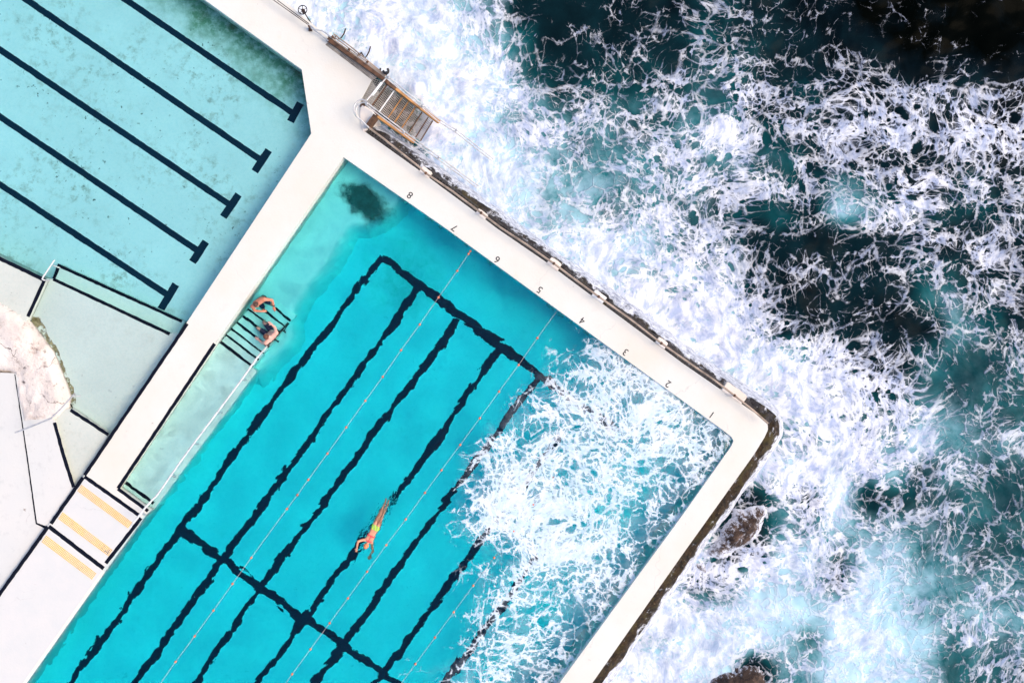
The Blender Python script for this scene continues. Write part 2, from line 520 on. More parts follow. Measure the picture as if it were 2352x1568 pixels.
def sample(gr, px, py):
    """smooth lookup of a digit map at picture units"""
    c = np.clip(np.asarray(px) / 65.333 - .5, 0, gr.shape[1] - 1.001); r = np.clip(np.asarray(py) / 65.333 - .5, 0, gr.shape[0] - 1.001)
    ci, ri = np.floor(c).astype(int), np.floor(r).astype(int)
    fx, fy = c - ci, r - ri
    fx = fx * fx * (3 - 2 * fx) * .5 + fx * .5; fy = fy * fy * (3 - 2 * fy) * .5 + fy * .5
    return (gr[ri, ci] * (1 - fx) + gr[ri, ci + 1] * fx) * (1 - fy) + (gr[ri + 1, ci] * (1 - fx) + gr[ri + 1, ci + 1] * fx) * fy

# ---------------------------------------------------------------- outlines of the decks and pools (picture units)
MAIN_LEFT = [(55, 1568), (239, 1307), (326, 1187), (341, 1174), (269, 1122), (493, 789), (789, 361)]
DECK = [(-500, -695), (470, 0), (693, 160), (715, 307), (428, 742), (194, 1090), (110, 1207), (0, 1359), (-150, 1560), (-520, 2090), (-316, 2090)] + MAIN_LEFT + \
       [(1025, 525), (1370, 776), (1660, 987), (1680, 1003), (1685, 1012), (1680, 1024), (1568, 1182), (1285, 1568), (902, 2090), (990, 2090), (1360, 1568), (1568, 1272), (1732, 1043), (1756, 1004),
        (1764, 986), (1763, 974), (1754, 962), (1568, 834), (1259, 605), (1142, 525), (1092, 487), (962, 391), (836, 301), (850, 284), (862, 268), (845, 252), (826, 240), (828, 232), (854, 184), (747, 103), (760, 90), (650, 0), (-253, -695)]
deck_bm = bmesh.new()
prism(deck_bm, poly(DECK, 0), 3.2)
deck = struct("pool_deck", deck_bm, M['deck'], "white concrete deck and walkway running between the two pools and along the sea", "deck")

# ---------------------------------------------------------------- sea
def inside(px, py, pg):
    res = np.zeros(px.shape, bool)
    n = len(pg)
    for i in range(n):
        (x1, y1), (x2, y2) = pg[i], pg[(i + 1) % n]
        if y1 == y2: continue
        c = ((y1 > py) != (y2 > py)) & (px < (x2 - x1) * (py - y1) / (y2 - y1) + x1)
        res ^= c
    return res
def height_rock(name, outline, zfun, mat, label, step=.07, base=-1.0):
    """solid rock: a rough cap over an outline (world metres) with skirts going down"""
    xs = [p[0] for p in outline]; ys = [p[1] for p in outline]
    gx_, gy_ = np.arange(min(xs), max(xs) + step, step), np.arange(min(ys), max(ys) + step, step)
    X_, Y_ = np.meshgrid(gx_, gy_)
    jit = VNoise(77)
    X_ = X_ + (jit.n(X_ * 9, Y_ * 9) - .5) * step * .8; Y_ = Y_ + (jit.n(X_ * 9 + 50, Y_ * 9) - .5) * step * .8
    ins = inside(X_, Y_, [(p[0], p[1]) for p in outline])
    dist = np.full(X_.shape, 9.0); near = np.zeros(X_.shape + (2,))
    n = len(outline)
    for i in range(n):
        a, b = np.array(outline[i][:2]), np.array(outline[(i + 1) % n][:2])
        ab = b - a
        t = np.clip(((X_ - a[0]) * ab[0] + (Y_ - a[1]) * ab[1]) / (ab @ ab + 1e-9), 0, 1)
        dd = np.hypot(X_ - a[0] - t * ab[0], Y_ - a[1] - t * ab[1]); m_ = dd < dist
        dist[m_] = dd[m_]; near[m_] = np.stack([a[0] + t * ab[0], a[1] + t * ab[1]], -1)[m_]
    Z_ = zfun(X_, Y_, dist)
    bm = bmesh.new(); V = {}
    NX, NY = near[..., 0], near[..., 1]
    def vert(j, i):
        if (j, i) not in V: V[j, i] = bm.verts.new((X_[j, i], Y_[j, i], Z_[j, i]))
        return V[j, i]
    for j in range(X_.shape[0] - 1):
        for i in range(X_.shape[1] - 1):
            if ins[j, i] and ins[j, i + 1] and ins[j + 1, i] and ins[j + 1, i + 1]:
                bm.faces.new((vert(j, i), vert(j, i + 1), vert(j + 1, i + 1), vert(j + 1, i)))
    be = [e for e in bm.edges if e.is_boundary]
    inv = {v: k for k, v in V.items()}
    for v in {v for e in be for v in e.verts}: v.co.x, v.co.y = NX[inv[v]], NY[inv[v]]
    r = bmesh.ops.extrude_edge_only(bm, edges=be)
    for v in [e for e in r['geom'] if isinstance(e, bmesh.types.BMVert)]: v.co.z = base
    bmesh.ops.recalc_face_normals(bm, faces=bm.faces[:])
    return obj(name, bm, mat, None, True)
def axis(lo, hi, st, far):
    a = list(np.arange(lo, hi + 1e-6, st))
    return np.array([lo - d for d in far[::-1]] + a + [hi + d for d in far])
far = [1, 3, 8, 20, 60, 200, 800, 2500]
gx, gy = axis(-10.0, 24.0, .1, far), axis(-16.5, 16.5, .1, far)
XX, YY = np.meshgrid(gx, gy)
kk = (H - SEA) / H
PX, PY = XX / kk * S + 1176, 784 - YY / kk * S
D_, T_ = sample(sea_d, PX, PY), sample(sea_t, PX, PY)
vn = VNoise(3)
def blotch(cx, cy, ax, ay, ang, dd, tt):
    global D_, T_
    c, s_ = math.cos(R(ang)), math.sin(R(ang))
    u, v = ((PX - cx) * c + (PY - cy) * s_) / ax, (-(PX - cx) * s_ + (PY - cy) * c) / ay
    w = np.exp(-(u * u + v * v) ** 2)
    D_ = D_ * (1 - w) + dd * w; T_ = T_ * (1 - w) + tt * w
blotch(905, 250, 75, 42, 38, .12, .22)      # ramp's shade painted into the sea: darker tone, less foam
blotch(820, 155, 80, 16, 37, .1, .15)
blotch(935, 335, 70, 26, 38, .55, .4)  # grey shade beside the ramp, also painted into the tone
edge_fade = np.clip((40 - np.hypot(XX, YY)) / 10, 0, 1)
ZZ = SEA + edge_fade * ((vn.fbm(XX * .28 + 5, YY * .35, 3) - .5) * .55 + (vn.fbm(XX * .9, YY * 1.2 + 8, 4) - .5) * .32 * (.4 + D_) + (vn.fbm(XX * 3.1, YY * 3.1 + 4, 3) - .5) * .10 * D_)
# keep the sea out from under the deck and pools
CUT = [(-420, -680), (470, 0), (650, 130), (880, 330), (1100, 500), (1560, 860), (1735, 985), (1705, 1045), (1560, 1240), (1330, 1568), (950, 2085), (-900, 2085), (-900, -500), (-520, -690)]
cut = inside(XX * S + 1176, 784 - YY * S, CUT)
nx, ny = len(gx), len(gy)
idx = np.arange(nx * ny).reshape(ny, nx)
keep = ~(cut[:-1, :-1] & cut[1:, :-1] & cut[:-1, 1:] & cut[1:, 1:])
quads = np.stack([idx[:-1, :-1], idx[:-1, 1:], idx[1:, 1:], idx[1:, :-1]], -1)[keep]
used = np.unique(quads)
remap = -np.ones(nx * ny, int); remap[used] = np.arange(len(used))
quads = remap[quads]
co = np.stack([XX, YY, ZZ], -1).reshape(-1, 3)[used]
me = bpy.data.meshes.new("sea")
me.from_pydata(co.tolist(), [], quads.tolist())
me.polygons.foreach_set("use_smooth", [True] * len(me.polygons))
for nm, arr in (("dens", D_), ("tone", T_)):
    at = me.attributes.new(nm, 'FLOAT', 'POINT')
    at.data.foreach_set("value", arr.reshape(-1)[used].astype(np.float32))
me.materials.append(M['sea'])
sea = bpy.data.objects.new("sea", me)
scene.collection.objects.link(sea)
tag(sea, "dark green ocean laced with white foam breaking against the pool wall", "sea", kind="structure")

# ---------------------------------------------------------------- main pool
ZF = -1.85
MAIN = MAIN_LEFT + [(1025, 525), (1370, 776), (1660, 987), (1680, 1003), (1685, 1012), (1680, 1024), (1568, 1182), (1285, 1568), (1150, 1752), (-72, 1750)]
fb = bmesh.new()
sheet(fb, poly([(-450, 2150), (-40, 1500), (200, 1090), (780, 340), (1720, 1000), (1700, 1060), (980, 2150)], ZF))
floor_main = struct("pool_floor", fb, M['floor_main'], "turquoise floor of the big seaside pool with black lane lines", "pool floor")
def line(bm, pts, w, zf, zw=None, lift=.004, rag=.004, seed=0):
    """a painted line of width w through picture points, on a floor under water or on a dry deck"""
    q = [(U(x, y, zf + lift, zw) if zw is not None else P(x, y, zf + lift)) for x, y in pts]
    rnd = random.Random(seed + int(q[0].x * 100))
    L, Rr = [], []
    for i in range(len(q)):
        d0 = (q[i] - q[max(i - 1, 0)]); d1 = (q[min(i + 1, len(q) - 1)] - q[i])
        d0 = d0.normalized() if d0.length else d1.normalized(); d1 = d1.normalized() if d1.length else d0
        t = (d0 + d1).normalized(); s = Vector((-t.y, t.x, 0)) * (w / 2 / max(.35, t.dot(d0)))
        L.append(q[i] + s); Rr.append(q[i] - s)
        if i < len(q) - 1:
            d = q[i + 1] - q[i]; s = Vector((-d.y, d.x, 0)).normalized() * w / 2
            n = max(2, int(d.length / .12))
            for k in range(1, n):
                if min(k, n - k) * d.length / n < w * .6: continue
                c = q[i] + d * k / n
                L.append(c + s * (1 + rnd.uniform(-rag, rag) / w * 2)); Rr.append(c - s * (1 + rnd.uniform(-rag, rag) / w * 2))
    sheet(bm, L + Rr[::-1])
def lane_line(pts, w, zf, zw, parent):
    bm = bmesh.new(); line(bm, pts, w, zf, zw)
    return obj("lane_line", bm, M['pool_line'], parent)
for pts in ([(876, 590), (640, 905), (415, 1215), (161, 1568), (50, 1722)], [(963, 662), (512, 1283), (310, 1568), (200, 1722)], [(1052, 735), (600, 1345), (448, 1568), (340, 1722)],
            [(1146, 802), (981, 1043), (692, 1430), (592, 1568), (480, 1722)], [(1240, 865), (1018, 1157), (790, 1480), (722, 1568), (610, 1722)], [(1290, 996), (1129, 1211), (894, 1530), (860, 1568), (750, 1722)],
            [(1250, 1258), (1119, 1438), (1020, 1568), (900, 1722)]):
    (xa_, ya_), (xb_, yb_) = pts[-2:]
    lane_line(pts[:-1] + [(xb_ + (xb_ - xa_) / (yb_ - ya_) * (2080 - yb_), 2080)], .25, ZF, W_MAIN, floor_main)
lane_line([(876, 590), (1250, 868), (1420, 993)], .30, ZF + .004, W_MAIN, floor_main)
lane_line([(415, 1215), (690, 1415), (790, 1480), (910, 1568), (1050, 1670)], .29, ZF + .004, W_MAIN, floor_main)
# paler raised shelf in the corner by the walkway and the dark growth on it
shelf = [(720, 340), (800, 300), (880, 380), (960, 450), (925, 500), (885, 530), (850, 545), (822, 545), (802, 580), (775, 625), (740, 668), (712, 705), (696, 745), (700, 775), (680, 810), (640, 850), (600, 890), (430, 800)]
sh_ = height_rock("pool_shelf", [U(x, y, -1.4, W_MAIN) for x, y in shelf], lambda X, Y, d: ZF - .03 + 1.0 * np.clip(d / .5, 0, 1) ** 2 * (3 - 2 * np.clip(d / .5, 0, 1)), M['floor_shelf'], "", .1, -2.3)
tag(sh_, "pale raised shelf under water in the pool corner", "pool shelf", kind="structure")
g = G("dark_weed")
n_ = g.noise(g.pos(), 3.5, 7, .7)
wc_ = U(842, 470, -.87, W_MAIN)
wd_ = g.v('SUBTRACT', g.pos(), tuple(wc_))
wu_, wv_ = g.m('MULTIPLY', g.v('DOT_PRODUCT', wd_, (.8, -.6, 0)), .78), g.m('MULTIPLY', g.v('DOT_PRODUCT', wd_, (.6, .8, 0)), 1.35)
da_ = g.m('ADD', g.m('SQRT', g.m('ADD', g.m('MULTIPLY', wu_, wu_), g.m('MULTIPLY', wv_, wv_))), g.m('MULTIPLY', g.m('SUBTRACT', g.noise(g.pos(), 1.5, 7, .7), .5), 1.5))
M['weed'] = g.done(g.bsdf(Base_Color=g.mix(g.mr(n_, .4, .65), (.004, .05, .05), (.02, .13, .12)), Roughness=.8, Alpha=g.mr(da_, .35, .95, .94, 0, True)))
wb = bmesh.new()
sheet(wb, [U(x, y, -.87, W_MAIN) for x, y in [(770, 400), (840, 405), (890, 435), (925, 470), (930, 520), (880, 540), (830, 540), (790, 510), (765, 455)]])
tag(obj("weed_patch", wb, M['weed']), "dark blotch of weed on the pale shelf in the pool corner", "weed")

# shallow ledge beside the walkway with its steps
ZL = -.46
lb = bmesh.new()
prism(lb, [U(x, y, ZL, W_MAIN) for x, y in [(480, 800), (500, 786), (590, 852), (356, 1166), (325, 1180), (250, 1122)]], 1.6)
struct("pool_ledge", lb, M['floor_shallow'], "pale shallow ledge under water beside the walkway, left of the long handrail", "pool ledge")
steps = empty("pool_steps", P(560, 790, -1.6))
tag(steps, "flight of underwater pool steps with black edge stripes where two men bathe", "steps")
stripes = [((504, 789), (577, 846)), ((515, 774), (590, 831)), ((527, 759), (602, 817)), ((540, 744), (615, 800)), ((554, 729), (628, 784)), ((565, 715), (640, 770)), ((601, 715), (650, 756)), ((628, 712), (664, 742))]
for i, (a, b) in enumerate(stripes):
    z = ZL - .02 - i * .055
    bm = bmesh.new()
    dx, dy = (15, -17)
    q = [a, b, (b[0] + dx, b[1] + dy), (a[0] + dx, a[1] + dy)]
    prism(bm, [U(x, y, z, W_MAIN) for x, y in q], 1.5 + z)
    child(obj("step", bm, M['floor_shallow']), steps)
    bm = bmesh.new()
    ddx, ddy = 3, -4
    line(bm, [(a[0] + ddx, a[1] + ddy), (b[0] + ddx, b[1] + ddy)], .11, z, W_MAIN, rag=.006)
    if i == 7: line(bm, [(664, 742), (650, 760)], .09, z, W_MAIN, .008)
    child(obj("edge_stripe", bm, M['line']), steps)

def water_body(name, pg, zw, zb, mat, attr, label):
    bm = bmesh.new()
    sheet(bm, poly(pg, zw))
    if attr:
        xs = [v.co.x for v in bm.verts]; ys = [v.co.y for v in bm.verts]
        for lo, hi, nrm in ((min(xs), max(xs), (1, 0, 0)), (min(ys), max(ys), (0, 1, 0))):
            t = lo + .3
            while t < hi:
                bmesh.ops.bisect_plane(bm, geom=bm.verts[:] + bm.edges[:] + bm.faces[:], plane_co=(t * nrm[0], t * nrm[1], 0), plane_no=nrm, dist=1e-4)
                t += .3
    r = bmesh.ops.extrude_face_region(bm, geom=bm.faces[:])
    for v in [e for e in r['geom'] if isinstance(e, bmesh.types.BMVert)]: v.co.z = zb
    bmesh.ops.recalc_face_normals(bm, faces=bm.faces[:])
    o = struct(name, bm, mat, label, "water")
    if attr:
        me = o.data
        co = np.empty(len(me.vertices) * 3, np.float32); me.vertices.foreach_get("co", co); co = co.reshape(-1, 3)
        k = (H - zw) / H
        px, py = co[:, 0] / k * S + 1176, 784 - co[:, 1] / k * S
        dn = sample(pool_d, px, py).astype(np.float32)
        at = me.attributes.new("dens", 'FLOAT', 'POINT'); at.data.foreach_set("value", dn)
        # the broken wave is piled up against the seaward wall
        top_ = co[:, 2] > zw - .01
        wallward = np.clip((px - 1250) / 250, 0, 1)
        co[:, 2] += top_ * np.clip((dn - .25) / .5, 0, 1) * (.05 + .20 * wallward)
        me.vertices.foreach_set("co", co.reshape(-1)); me.update()
        me.polygons.foreach_set("use_smooth", [True] * len(me.polygons))
    return o
MAINW = [(50, 1568), (235, 1305), (320, 1184), (336, 1172), (262, 1120), (487, 786), (788, 354), (1027, 520), (1372, 771), (1700, 1010), (1573, 1184), (1290, 1570), (905, 2095), (-322, 2095)]
water_body("pool_water", MAINW, W_MAIN, -2.6, M['water_main'], True, "clear turquoise water of the big pool, churned white along the sea side")

# ---------------------------------------------------------------- lap pool on the left
def zlap(x): return -1.0 - .45 * min(1, max(0, (x + 19) / 11))
ZLAP = -1.2
LAPW = [(-880, -480), (-505, -702), (474, -4), (697, 158), (720, 308), (430, 748), (240, 1030), (256, 998), (166, 938), (100, 800), (64, 725), (102, 641), (-2, 590), (-880, 150)]
fb = bmesh.new()
vs = [U(x, y, ZLAP, W_LAP) for x, y in [(-950, -480), (-520, -760), (500, -30), (730, 150), (760, 310), (430, 800), (0, 900), (-950, 300)]]
sheet(fb, vs)
floor_lap = struct("lap_pool_floor", fb, M['floor_lap'], "pale blue stained floor of the left pool with black lane lines", "pool floor")
for a, b, t0, t1 in (((-560, -575), (674, 261), (690, 237), (667, 280)), ((-700, -520), (601, 369), (617, 345), (585, 394)), ((-800, -425), (530, 472), (548, 447), (513, 498)),
                     ((-800, -273), (456, 577), (473, 555), (442, 602)), ((-800, -102), (385, 677), (404, 653), (369, 711))):
    bm = bmesh.new(); line(bm, [a, b], .225, ZLAP, W_LAP); obj("lane_line", bm, M['pool_line'], floor_lap)
    bm = bmesh.new(); line(bm, [t0, t1], .27, ZLAP + .004, W_LAP); obj("lane_line", bm, M['pool_line'], floor_lap)
# step and shallow paddling floor
ZS = -.46
bm = bmesh.new()
prism(bm, [U(x, y, -.78, W_LAP) for x, y in [(134, 606), (425, 738), (405, 772), (122, 650)]], 1.0)
st = struct("lap_pool_step", bm, M['floor_shallow'], "underwater step edged in black at the shallow end of the left pool", "step")
bm = bmesh.new()
line(bm, [(122, 644), (135, 610), (418, 738)], .11, -.78, W_LAP, rag=.008)
obj("edge_line", bm, M['line'], st)
bm = bmesh.new()
prism(bm, [U(x, y, ZS, W_LAP) for x, y in [(104, 640), (122, 640), (392, 766), (450, 760), (200, 1110), (140, 960), (60, 730), (100, 650)]], 1.3)
st = struct("paddling_floor", bm, M['floor_shallow'], "pale mint floor of the shallow wedge between rock and walkway", "pool floor")
bm = bmesh.new()
line(bm, [(122, 641), (390, 767)], .115, ZS, W_LAP, rag=.008)
obj("edge_line", bm, M['line'], st)
water_body("lap_pool_water", LAPW, W_LAP, -2.6, M['water_lap'], False, "calm pale blue water of the left pool")

# ---------------------------------------------------------------- lower terraces on the left
bm = bmesh.new()
M['damp'] = mat_floor('damp_concrete', (.58, .60, .53), .25, 27.0)
prism(bm, poly([(-890, 141), (0, 592), (104, 643), (100, 650), (64, 728), (40, 800), (-890, 800)], -.16), 2.0)
t1_ = struct("upper_terrace", bm, M['damp'], "damp pale concrete wedge between the left pool and the rock", "terrace")
bm = bmesh.new(); line(bm, [(-880, 148), (0, 594), (104, 644)], .13, -.16, rag=.008); line(bm, [(103, 641), (97, 655), (64, 727)], .12, -.16, lift=.008, rag=.008)
obj("edge_line", bm, M['line'], t1_)
bm = bmesh.new()
prism(bm, poly([(124, 968), (150, 940), (163, 938), (250, 997), (194, 1090), (169, 1120), (146, 1049)], -.20), 2.0)
t2_ = struct("lower_terrace", bm, M['damp'], "small greenish concrete wedge between the rock and the walkway", "terrace")
bm = bmesh.new(); line(bm, [(162, 941), (249, 998)], .12, -.20, rag=.012); obj("edge_line", bm, M['line'], t2_)
bm = bmesh.new()
prism(bm, poly([(-890, 802), (-220, 845), (35, 857), (64, 1049), (85, 1200), (109, 1212), (0, 1362), (-150, 1565), (-525, 2092), (-900, 2092), (-900, 802)], -.12), 2.0)
t3_ = struct("side_terrace", bm, M['deck_cool'], "worn white concrete terrace at the left edge below the rock", "terrace")
bm = bmesh.new(); line(bm, [(37, 859), (65, 1049), (86, 1200), (110, 1212)], .125, -.12, rag=.008); obj("edge_line", bm, M['line'], t3_)
bm = bmesh.new()
prism(bm, poly([(35, 857), (124, 968), (146, 1049), (169, 1120), (194, 1090), (110, 1209), (85, 1200), (64, 1049)], -.06), 2.0)
t4_ = struct("ramp_path", bm, M['deck_cool'], "narrow white concrete path climbing between two black edge lines to the rock", "path")
bm = bmesh.new(); line(bm, [(125, 970), (147, 1049), (169, 1118)], .125, -.06, rag=.008); obj("edge_line", bm, M['line'], t4_)

# black edges, numbers and coping on the deck
for pts, w, l in (([(430, 743), (194, 1091)], .12, .004), ([(493, 789), (271, 1121)], .12, .004), ([(271, 1122), (340, 1173)], .12, .008), ([(194, 1094), (320, 1183)], .125, .004), ([(191, 1096), (117, 1202)], .13, .008),
               ([(324, 1189), (243, 1293)], .125, .004), ([(112, 1208), (238, 1305)], .14, .004), ([(110, 1209), (-500, 2060)], .13, .008)):
    bm = bmesh.new(); line(bm, pts, w, 0, None, l, .007); obj("edge_line", bm, M['line'], deck)
bm = bmesh.new()
line(bm, [(238, 1311), (54, 1571), (-310, 2085)], .10, 0, None, .004, .002)
obj("coping", bm, simple("cream_coping", (.74, .71, .60), .7, var=.1), deck)
bm = bmesh.new(); line(bm, [(289, 1108), (352, 1155)], .115, ZL + .01, W_MAIN, rag=.02); obj("edge_line", bm, M['line'], bpy.data.objects["pool_ledge"])
for ch, x, y in (("8", 942, 448), ("7", 1044, 523), ("6", 1142, 596), ("5", 1240, 665), ("4", 1338, 736), ("3", 1437, 808), ("2", 1535, 881), ("1", 1635, 952)):
    cu = bpy.data.curves.new("lane_number", 'FONT'); cu.body = ch; cu.size = .34; cu.align_x = 'CENTER'; cu.align_y = 'CENTER'
    tmp = bpy.data.objects.new("lane_number", cu); scene.collection.objects.link(tmp)
    bpy.context.view_layer.update()
    me = bpy.data.meshes.new_from_object(tmp)
    bpy.data.objects.remove(tmp)
    o = bpy.data.objects.new("lane_number", me); scene.collection.objects.link(o)
    me.materials.append(M['line'])
    o.location = P(x, y, .004); o.rotation_euler = (0, 0, R(144)); o.parent = deck

# ---------------------------------------------------------------- more materials
def mat_ledge(name, dark, mid, wash_lo, wash_hi):
    """weed and mussel covered concrete with white water draining off the lower part"""
    g = G(name)
    p = g.pos()
    n1, n2 = g.noise(p, 4.5, 9, .75), g.noise(p, 13, 6, .7)
    c = g.mix(g.mr(n1, .40, .62), dark, mid)
    c = g.mix(g.mr(n2, .60, .70), c, (.17, .13, .07))
    c = g.mix(g.m('MULTIPLY', g.mr(g.noise(p, 2.2, 4), .52, .66), .8), c, (.055, .042, .012))
    z = g.node("SeparateXYZ", 2, Vector=p)
    wash = g.m('ADD', g.mr(z, wash_hi, wash_lo, -.12, .50), g.m('MULTIPLY', g.m('SUBTRACT', g.noise(p, 2.6, 8, .75), .5), 1.7))
    wn_ = g.noise(g.v('ADD', p, g.v('SCALE', g.noise(p, 3, 3, col=True), s=.4)), 5.0, 9, .75)
    c = g.mix(g.mr(wash, .05, .22), c, g.mix(g.mr(wn_, .36, .60), (.20, .22, .28), (.76, .77, .80)))
    return g.done(g.bsdf(Base_Color=c, Roughness=.75, Specular_IOR_Level=.2, Normal=g.bump(g.m('ADD', n1, n2), .9, .04)))
M['ledge_n'] = mat_ledge("mussel_ledge", (.008, .007, .008), (.060, .052, .052), -.80, -.18)
M['ledge_e'] = mat_ledge("brown_weed_ledge", (.005, .004, .003), (.048, .028, .012), -1.1, -.30)
M['rust'] = simple("rusty_brown_steel", (.10, .048, .024), .8, 0, .6, 5, .4)
M['ochre'] = simple("ochre_painted_steel", (.40, .19, .055), .7, 0, .35, 4, .2)
M['dark_rust'] = simple("dark_rusted_iron", (.045, .025, .018), .8, 0, .5, 9, .4)
M['galv'] = simple("galvanised_steel", (.50, .49, .48), .45, .5, .25, 7, .1)
M['pale_pipe'] = simple("pale_weathered_pipe", (.62, .60, .58), .5, .2, .25, 7, .1)
M['tan_pipe'] = simple("rust_stained_pipe", (.36, .27, .20), .6, .2, .45, 3, .2)
M['grate'] = simple("dull_grating_steel", (.34, .30, .26), .6, .3, .5, 3, .2)
M['grate_dark'] = simple("dark_grating_steel", (.045, .04, .038), .7, .1, .6, 6, .3)
M['white_paint'] = simple("white_paint", (.82, .82, .80), .5, 0, .05)
M['block'] = mat_deck("stained_block_concrete", (.76, .74, .70), (.68, .55, .43), .6, 12.0)
M['black_iron'] = simple("black_iron", (.012, .011, .012), .5, .2, .4, 9, .2)

# ---------------------------------------------------------------- weed covered ledges of the sea wall
def offset_path(pts, step=14):
    """points along a picture polyline with outward normals (to the left of travel in picture space turned seaward)"""
    out = []
    for i in range(len(pts) - 1):
        (x0, y0), (x1, y1) = pts[i], pts[i + 1]
        L = math.hypot(x1 - x0, y1 - y0); n = max(1, int(L / step))
        for k in range(n): out.append((x0 + (x1 - x0) * k / n, y0 + (y1 - y0) * k / n))
    out.append(pts[-1])
    nrm = []
    for i in range(len(out)):
        a, b = out[max(i - 2, 0)], out[min(i + 2, len(out) - 1)]
        dx, dy = b[0] - a[0], b[1] - a[1]; L = math.hypot(dx, dy)
        nrm.append((dy / L, -dx / L))
    return out, nrm
def ledge(name, path, prof, mat, label, seed, amp=1.0):
    pts, nr = offset_path(path, 5)
    bm = bmesh.new(); rnd = VNoise(seed); rows = []
    for i, ((x, y), (nx_, ny_)) in enumerate(zip(pts, nr)):
        row = []
        for j, (o_, z) in enumerate(prof):
            h = rnd.fbm(np.array([i * .09 + j * .5]), np.array([j * .8]), 4)[0] - .5
            f = min(1, j / 2.0) * amp
            h2 = rnd.n(np.array([i * .55 + 40]), np.array([j * .9]))[0] - .5
            zz = z + (h * .35 + h2 * .16) * f
            row.append(bm.verts.new(P(x + nx_ * (o_ + h * 16 * f), y + ny_ * (o_ + h * 16 * f), zz)))
        rows.append(row)
    for a, b in zip(rows, rows[1:]):
        for j in range(len(prof) - 1):
            bm.faces.new((a[j], a[j + 1], b[j + 1], b[j]))
    o = obj(name, bm, mat, None, True)
    return tag(o, label, "sea ledge")
ledge("sea_ledge", [(832, 300), (962, 391), (1092, 487), (1142, 525), (1259, 605), (1568, 834), (1754, 962), (1766, 974)],
      [(-3, -.10), (1, -.14), (8, -.18), (15, -.24), (22, -.36), (28, -.62), (33, -1.0), (37, -1.5), (42, -2.1)], M['ledge_n'],
      "mussel covered dark ledge along the numbered wall, streaming with white water", 5)
ledge("weed_ledge", [(1755, 962), (1767, 976), (1766, 990), (1757, 1006), (1732, 1045), (1568, 1274), (1360, 1570), (992, 2090)],
      [(-3, -.06), (1, -.10), (6, -.16), (11, -.22), (16, -.32), (21, -.6), (27, -1.2), (34, -1.9)], M['ledge_e'],
      "brown seaweed covered ledge along the right hand pool wall", 9, .8)

# drain gratings let into the seaward edge of the deck
WALL = [(836, 301), (962, 391), (1092, 487), (1142, 525), (1259, 605), (1568, 834), (1754, 962)]
def wall_pt(x, off=0.0):
    for (x0, y0), (x1, y1) in zip(WALL, WALL[1:]):
        if x <= x1 or (x1, y1) == WALL[-1]:
            y = y0 + (y1 - y0) * (x - x0) / (x1 - x0)
            L = math.hypot(x1 - x0, y1 - y0)
            return x + (y1 - y0) / L * off, y - (x1 - x0) / L * off
for xa, xb, where in ((842, 958, "below the metal ramp"), (990, 1090, "between lane numbers 8 and 7"), (1120, 1255, "seaward of lane number 6"), (1290, 1362, "between lane numbers 5 and 4"),
                      (1392, 1505, "seaward of lane number 3"), (1535, 1660, "seaward of lane number 2")):
    bm = bmesh.new()
    z = -.03
    n = int((xb - xa) / 6.5)
    for o_ in (3.5, 13.5): tube(bm, [P(*wall_pt(xa + (xb - xa) * k / 8, o_), z) for k in range(9)], .02, 5)
    for k in range(n + 1):
        x = xa + (xb - xa) * k / n
        bar(bm, P(*wall_pt(x, -1), z), P(*wall_pt(x, 14), z - .01), .030, .04)
    o = obj("drain_grating", bm, M['grate_dark'])
    tag(o, "dark comb-like drain grating in the deck edge, " + where, "drain grating", "drain gratings along the sea wall")
# white blocks carrying the pipe rail
blocks = [((977, 395), 26, 17, "beside lane number 8"), ((1106, 491), 26, 14, "beside lane number 7"), ((1273, 606), 30, 20, "rust stained, beside lane number 5"), ((1376, 681), 32, 18, "beside lane number 4"),
          ((1520, 787), 26, 17, "between lane numbers 3 and 2"), ((1687, 902), 56, 24, "longest, rusty and weed edged, beside lane number 1")]
for i, ((x, y), l, w, where) in enumerate(blocks):
    d = Vector((.81, .585)); nn = Vector((.585, -.81))
    rnd = random.Random(i)
    q = []
    for u, v in ((-1, -1), (-.3, -1), (.4, -1), (1, -1), (1.03, 0), (1, .85), (.85, 1), (.2, 1.02), (-.4, 1), (-.9, .97), (-1, .8)):
        c = Vector((x, y)) + d * u * l / 2 * (1 + rnd.uniform(-.05, .05)) + nn * v * w / 2 * (1 + rnd.uniform(-.06, .06))
        q.append(P(c.x, c.y, .03))
    bm = bmesh.new(); prism(bm, q, 1.1)
    bmesh.ops.bevel(bm, geom=[e for e in bm.edges if all(v.co.z > 0 for v in e.verts)], offset=.02, segments=2, affect='EDGES')
    tag(obj("concrete_block", bm, M['block']), "white concrete block on the sea wall, " + where, "concrete block", "concrete blocks along the sea wall")
rail = empty("sea_rail", P(1275, 608, 0))
tag(rail, "long rust stained pipe rail running along the sea edge of the deck", "pipe rail")
bm = bmesh.new()
ZR = .38
tube(bm, [P(x, y, ZR) for x, y in [(848, 294), (880, 318), (962, 383), (978, 398), (1040, 440), (1105, 489), (1150, 523), (1210, 562), (1272, 605), (1325, 645), (1375, 681), (1448, 733), (1519, 788), (1600, 845), (1640, 872), (1687, 908), (1730, 942), (1764, 972)]], .035, 8)
child(obj("pipe", bm, M['tan_pipe']), rail)
for x, y in ((978, 398), (1105, 489), (1272, 605), (1375, 681), (1519, 788), (1687, 908)):
    bm = bmesh.new()
    tube(bm, [P(x, y, ZR), P(x, y, .02)], .03, 8); ball(bm, P(x, y, ZR), .055)
    child(obj("post", bm, M['rust']), rail)

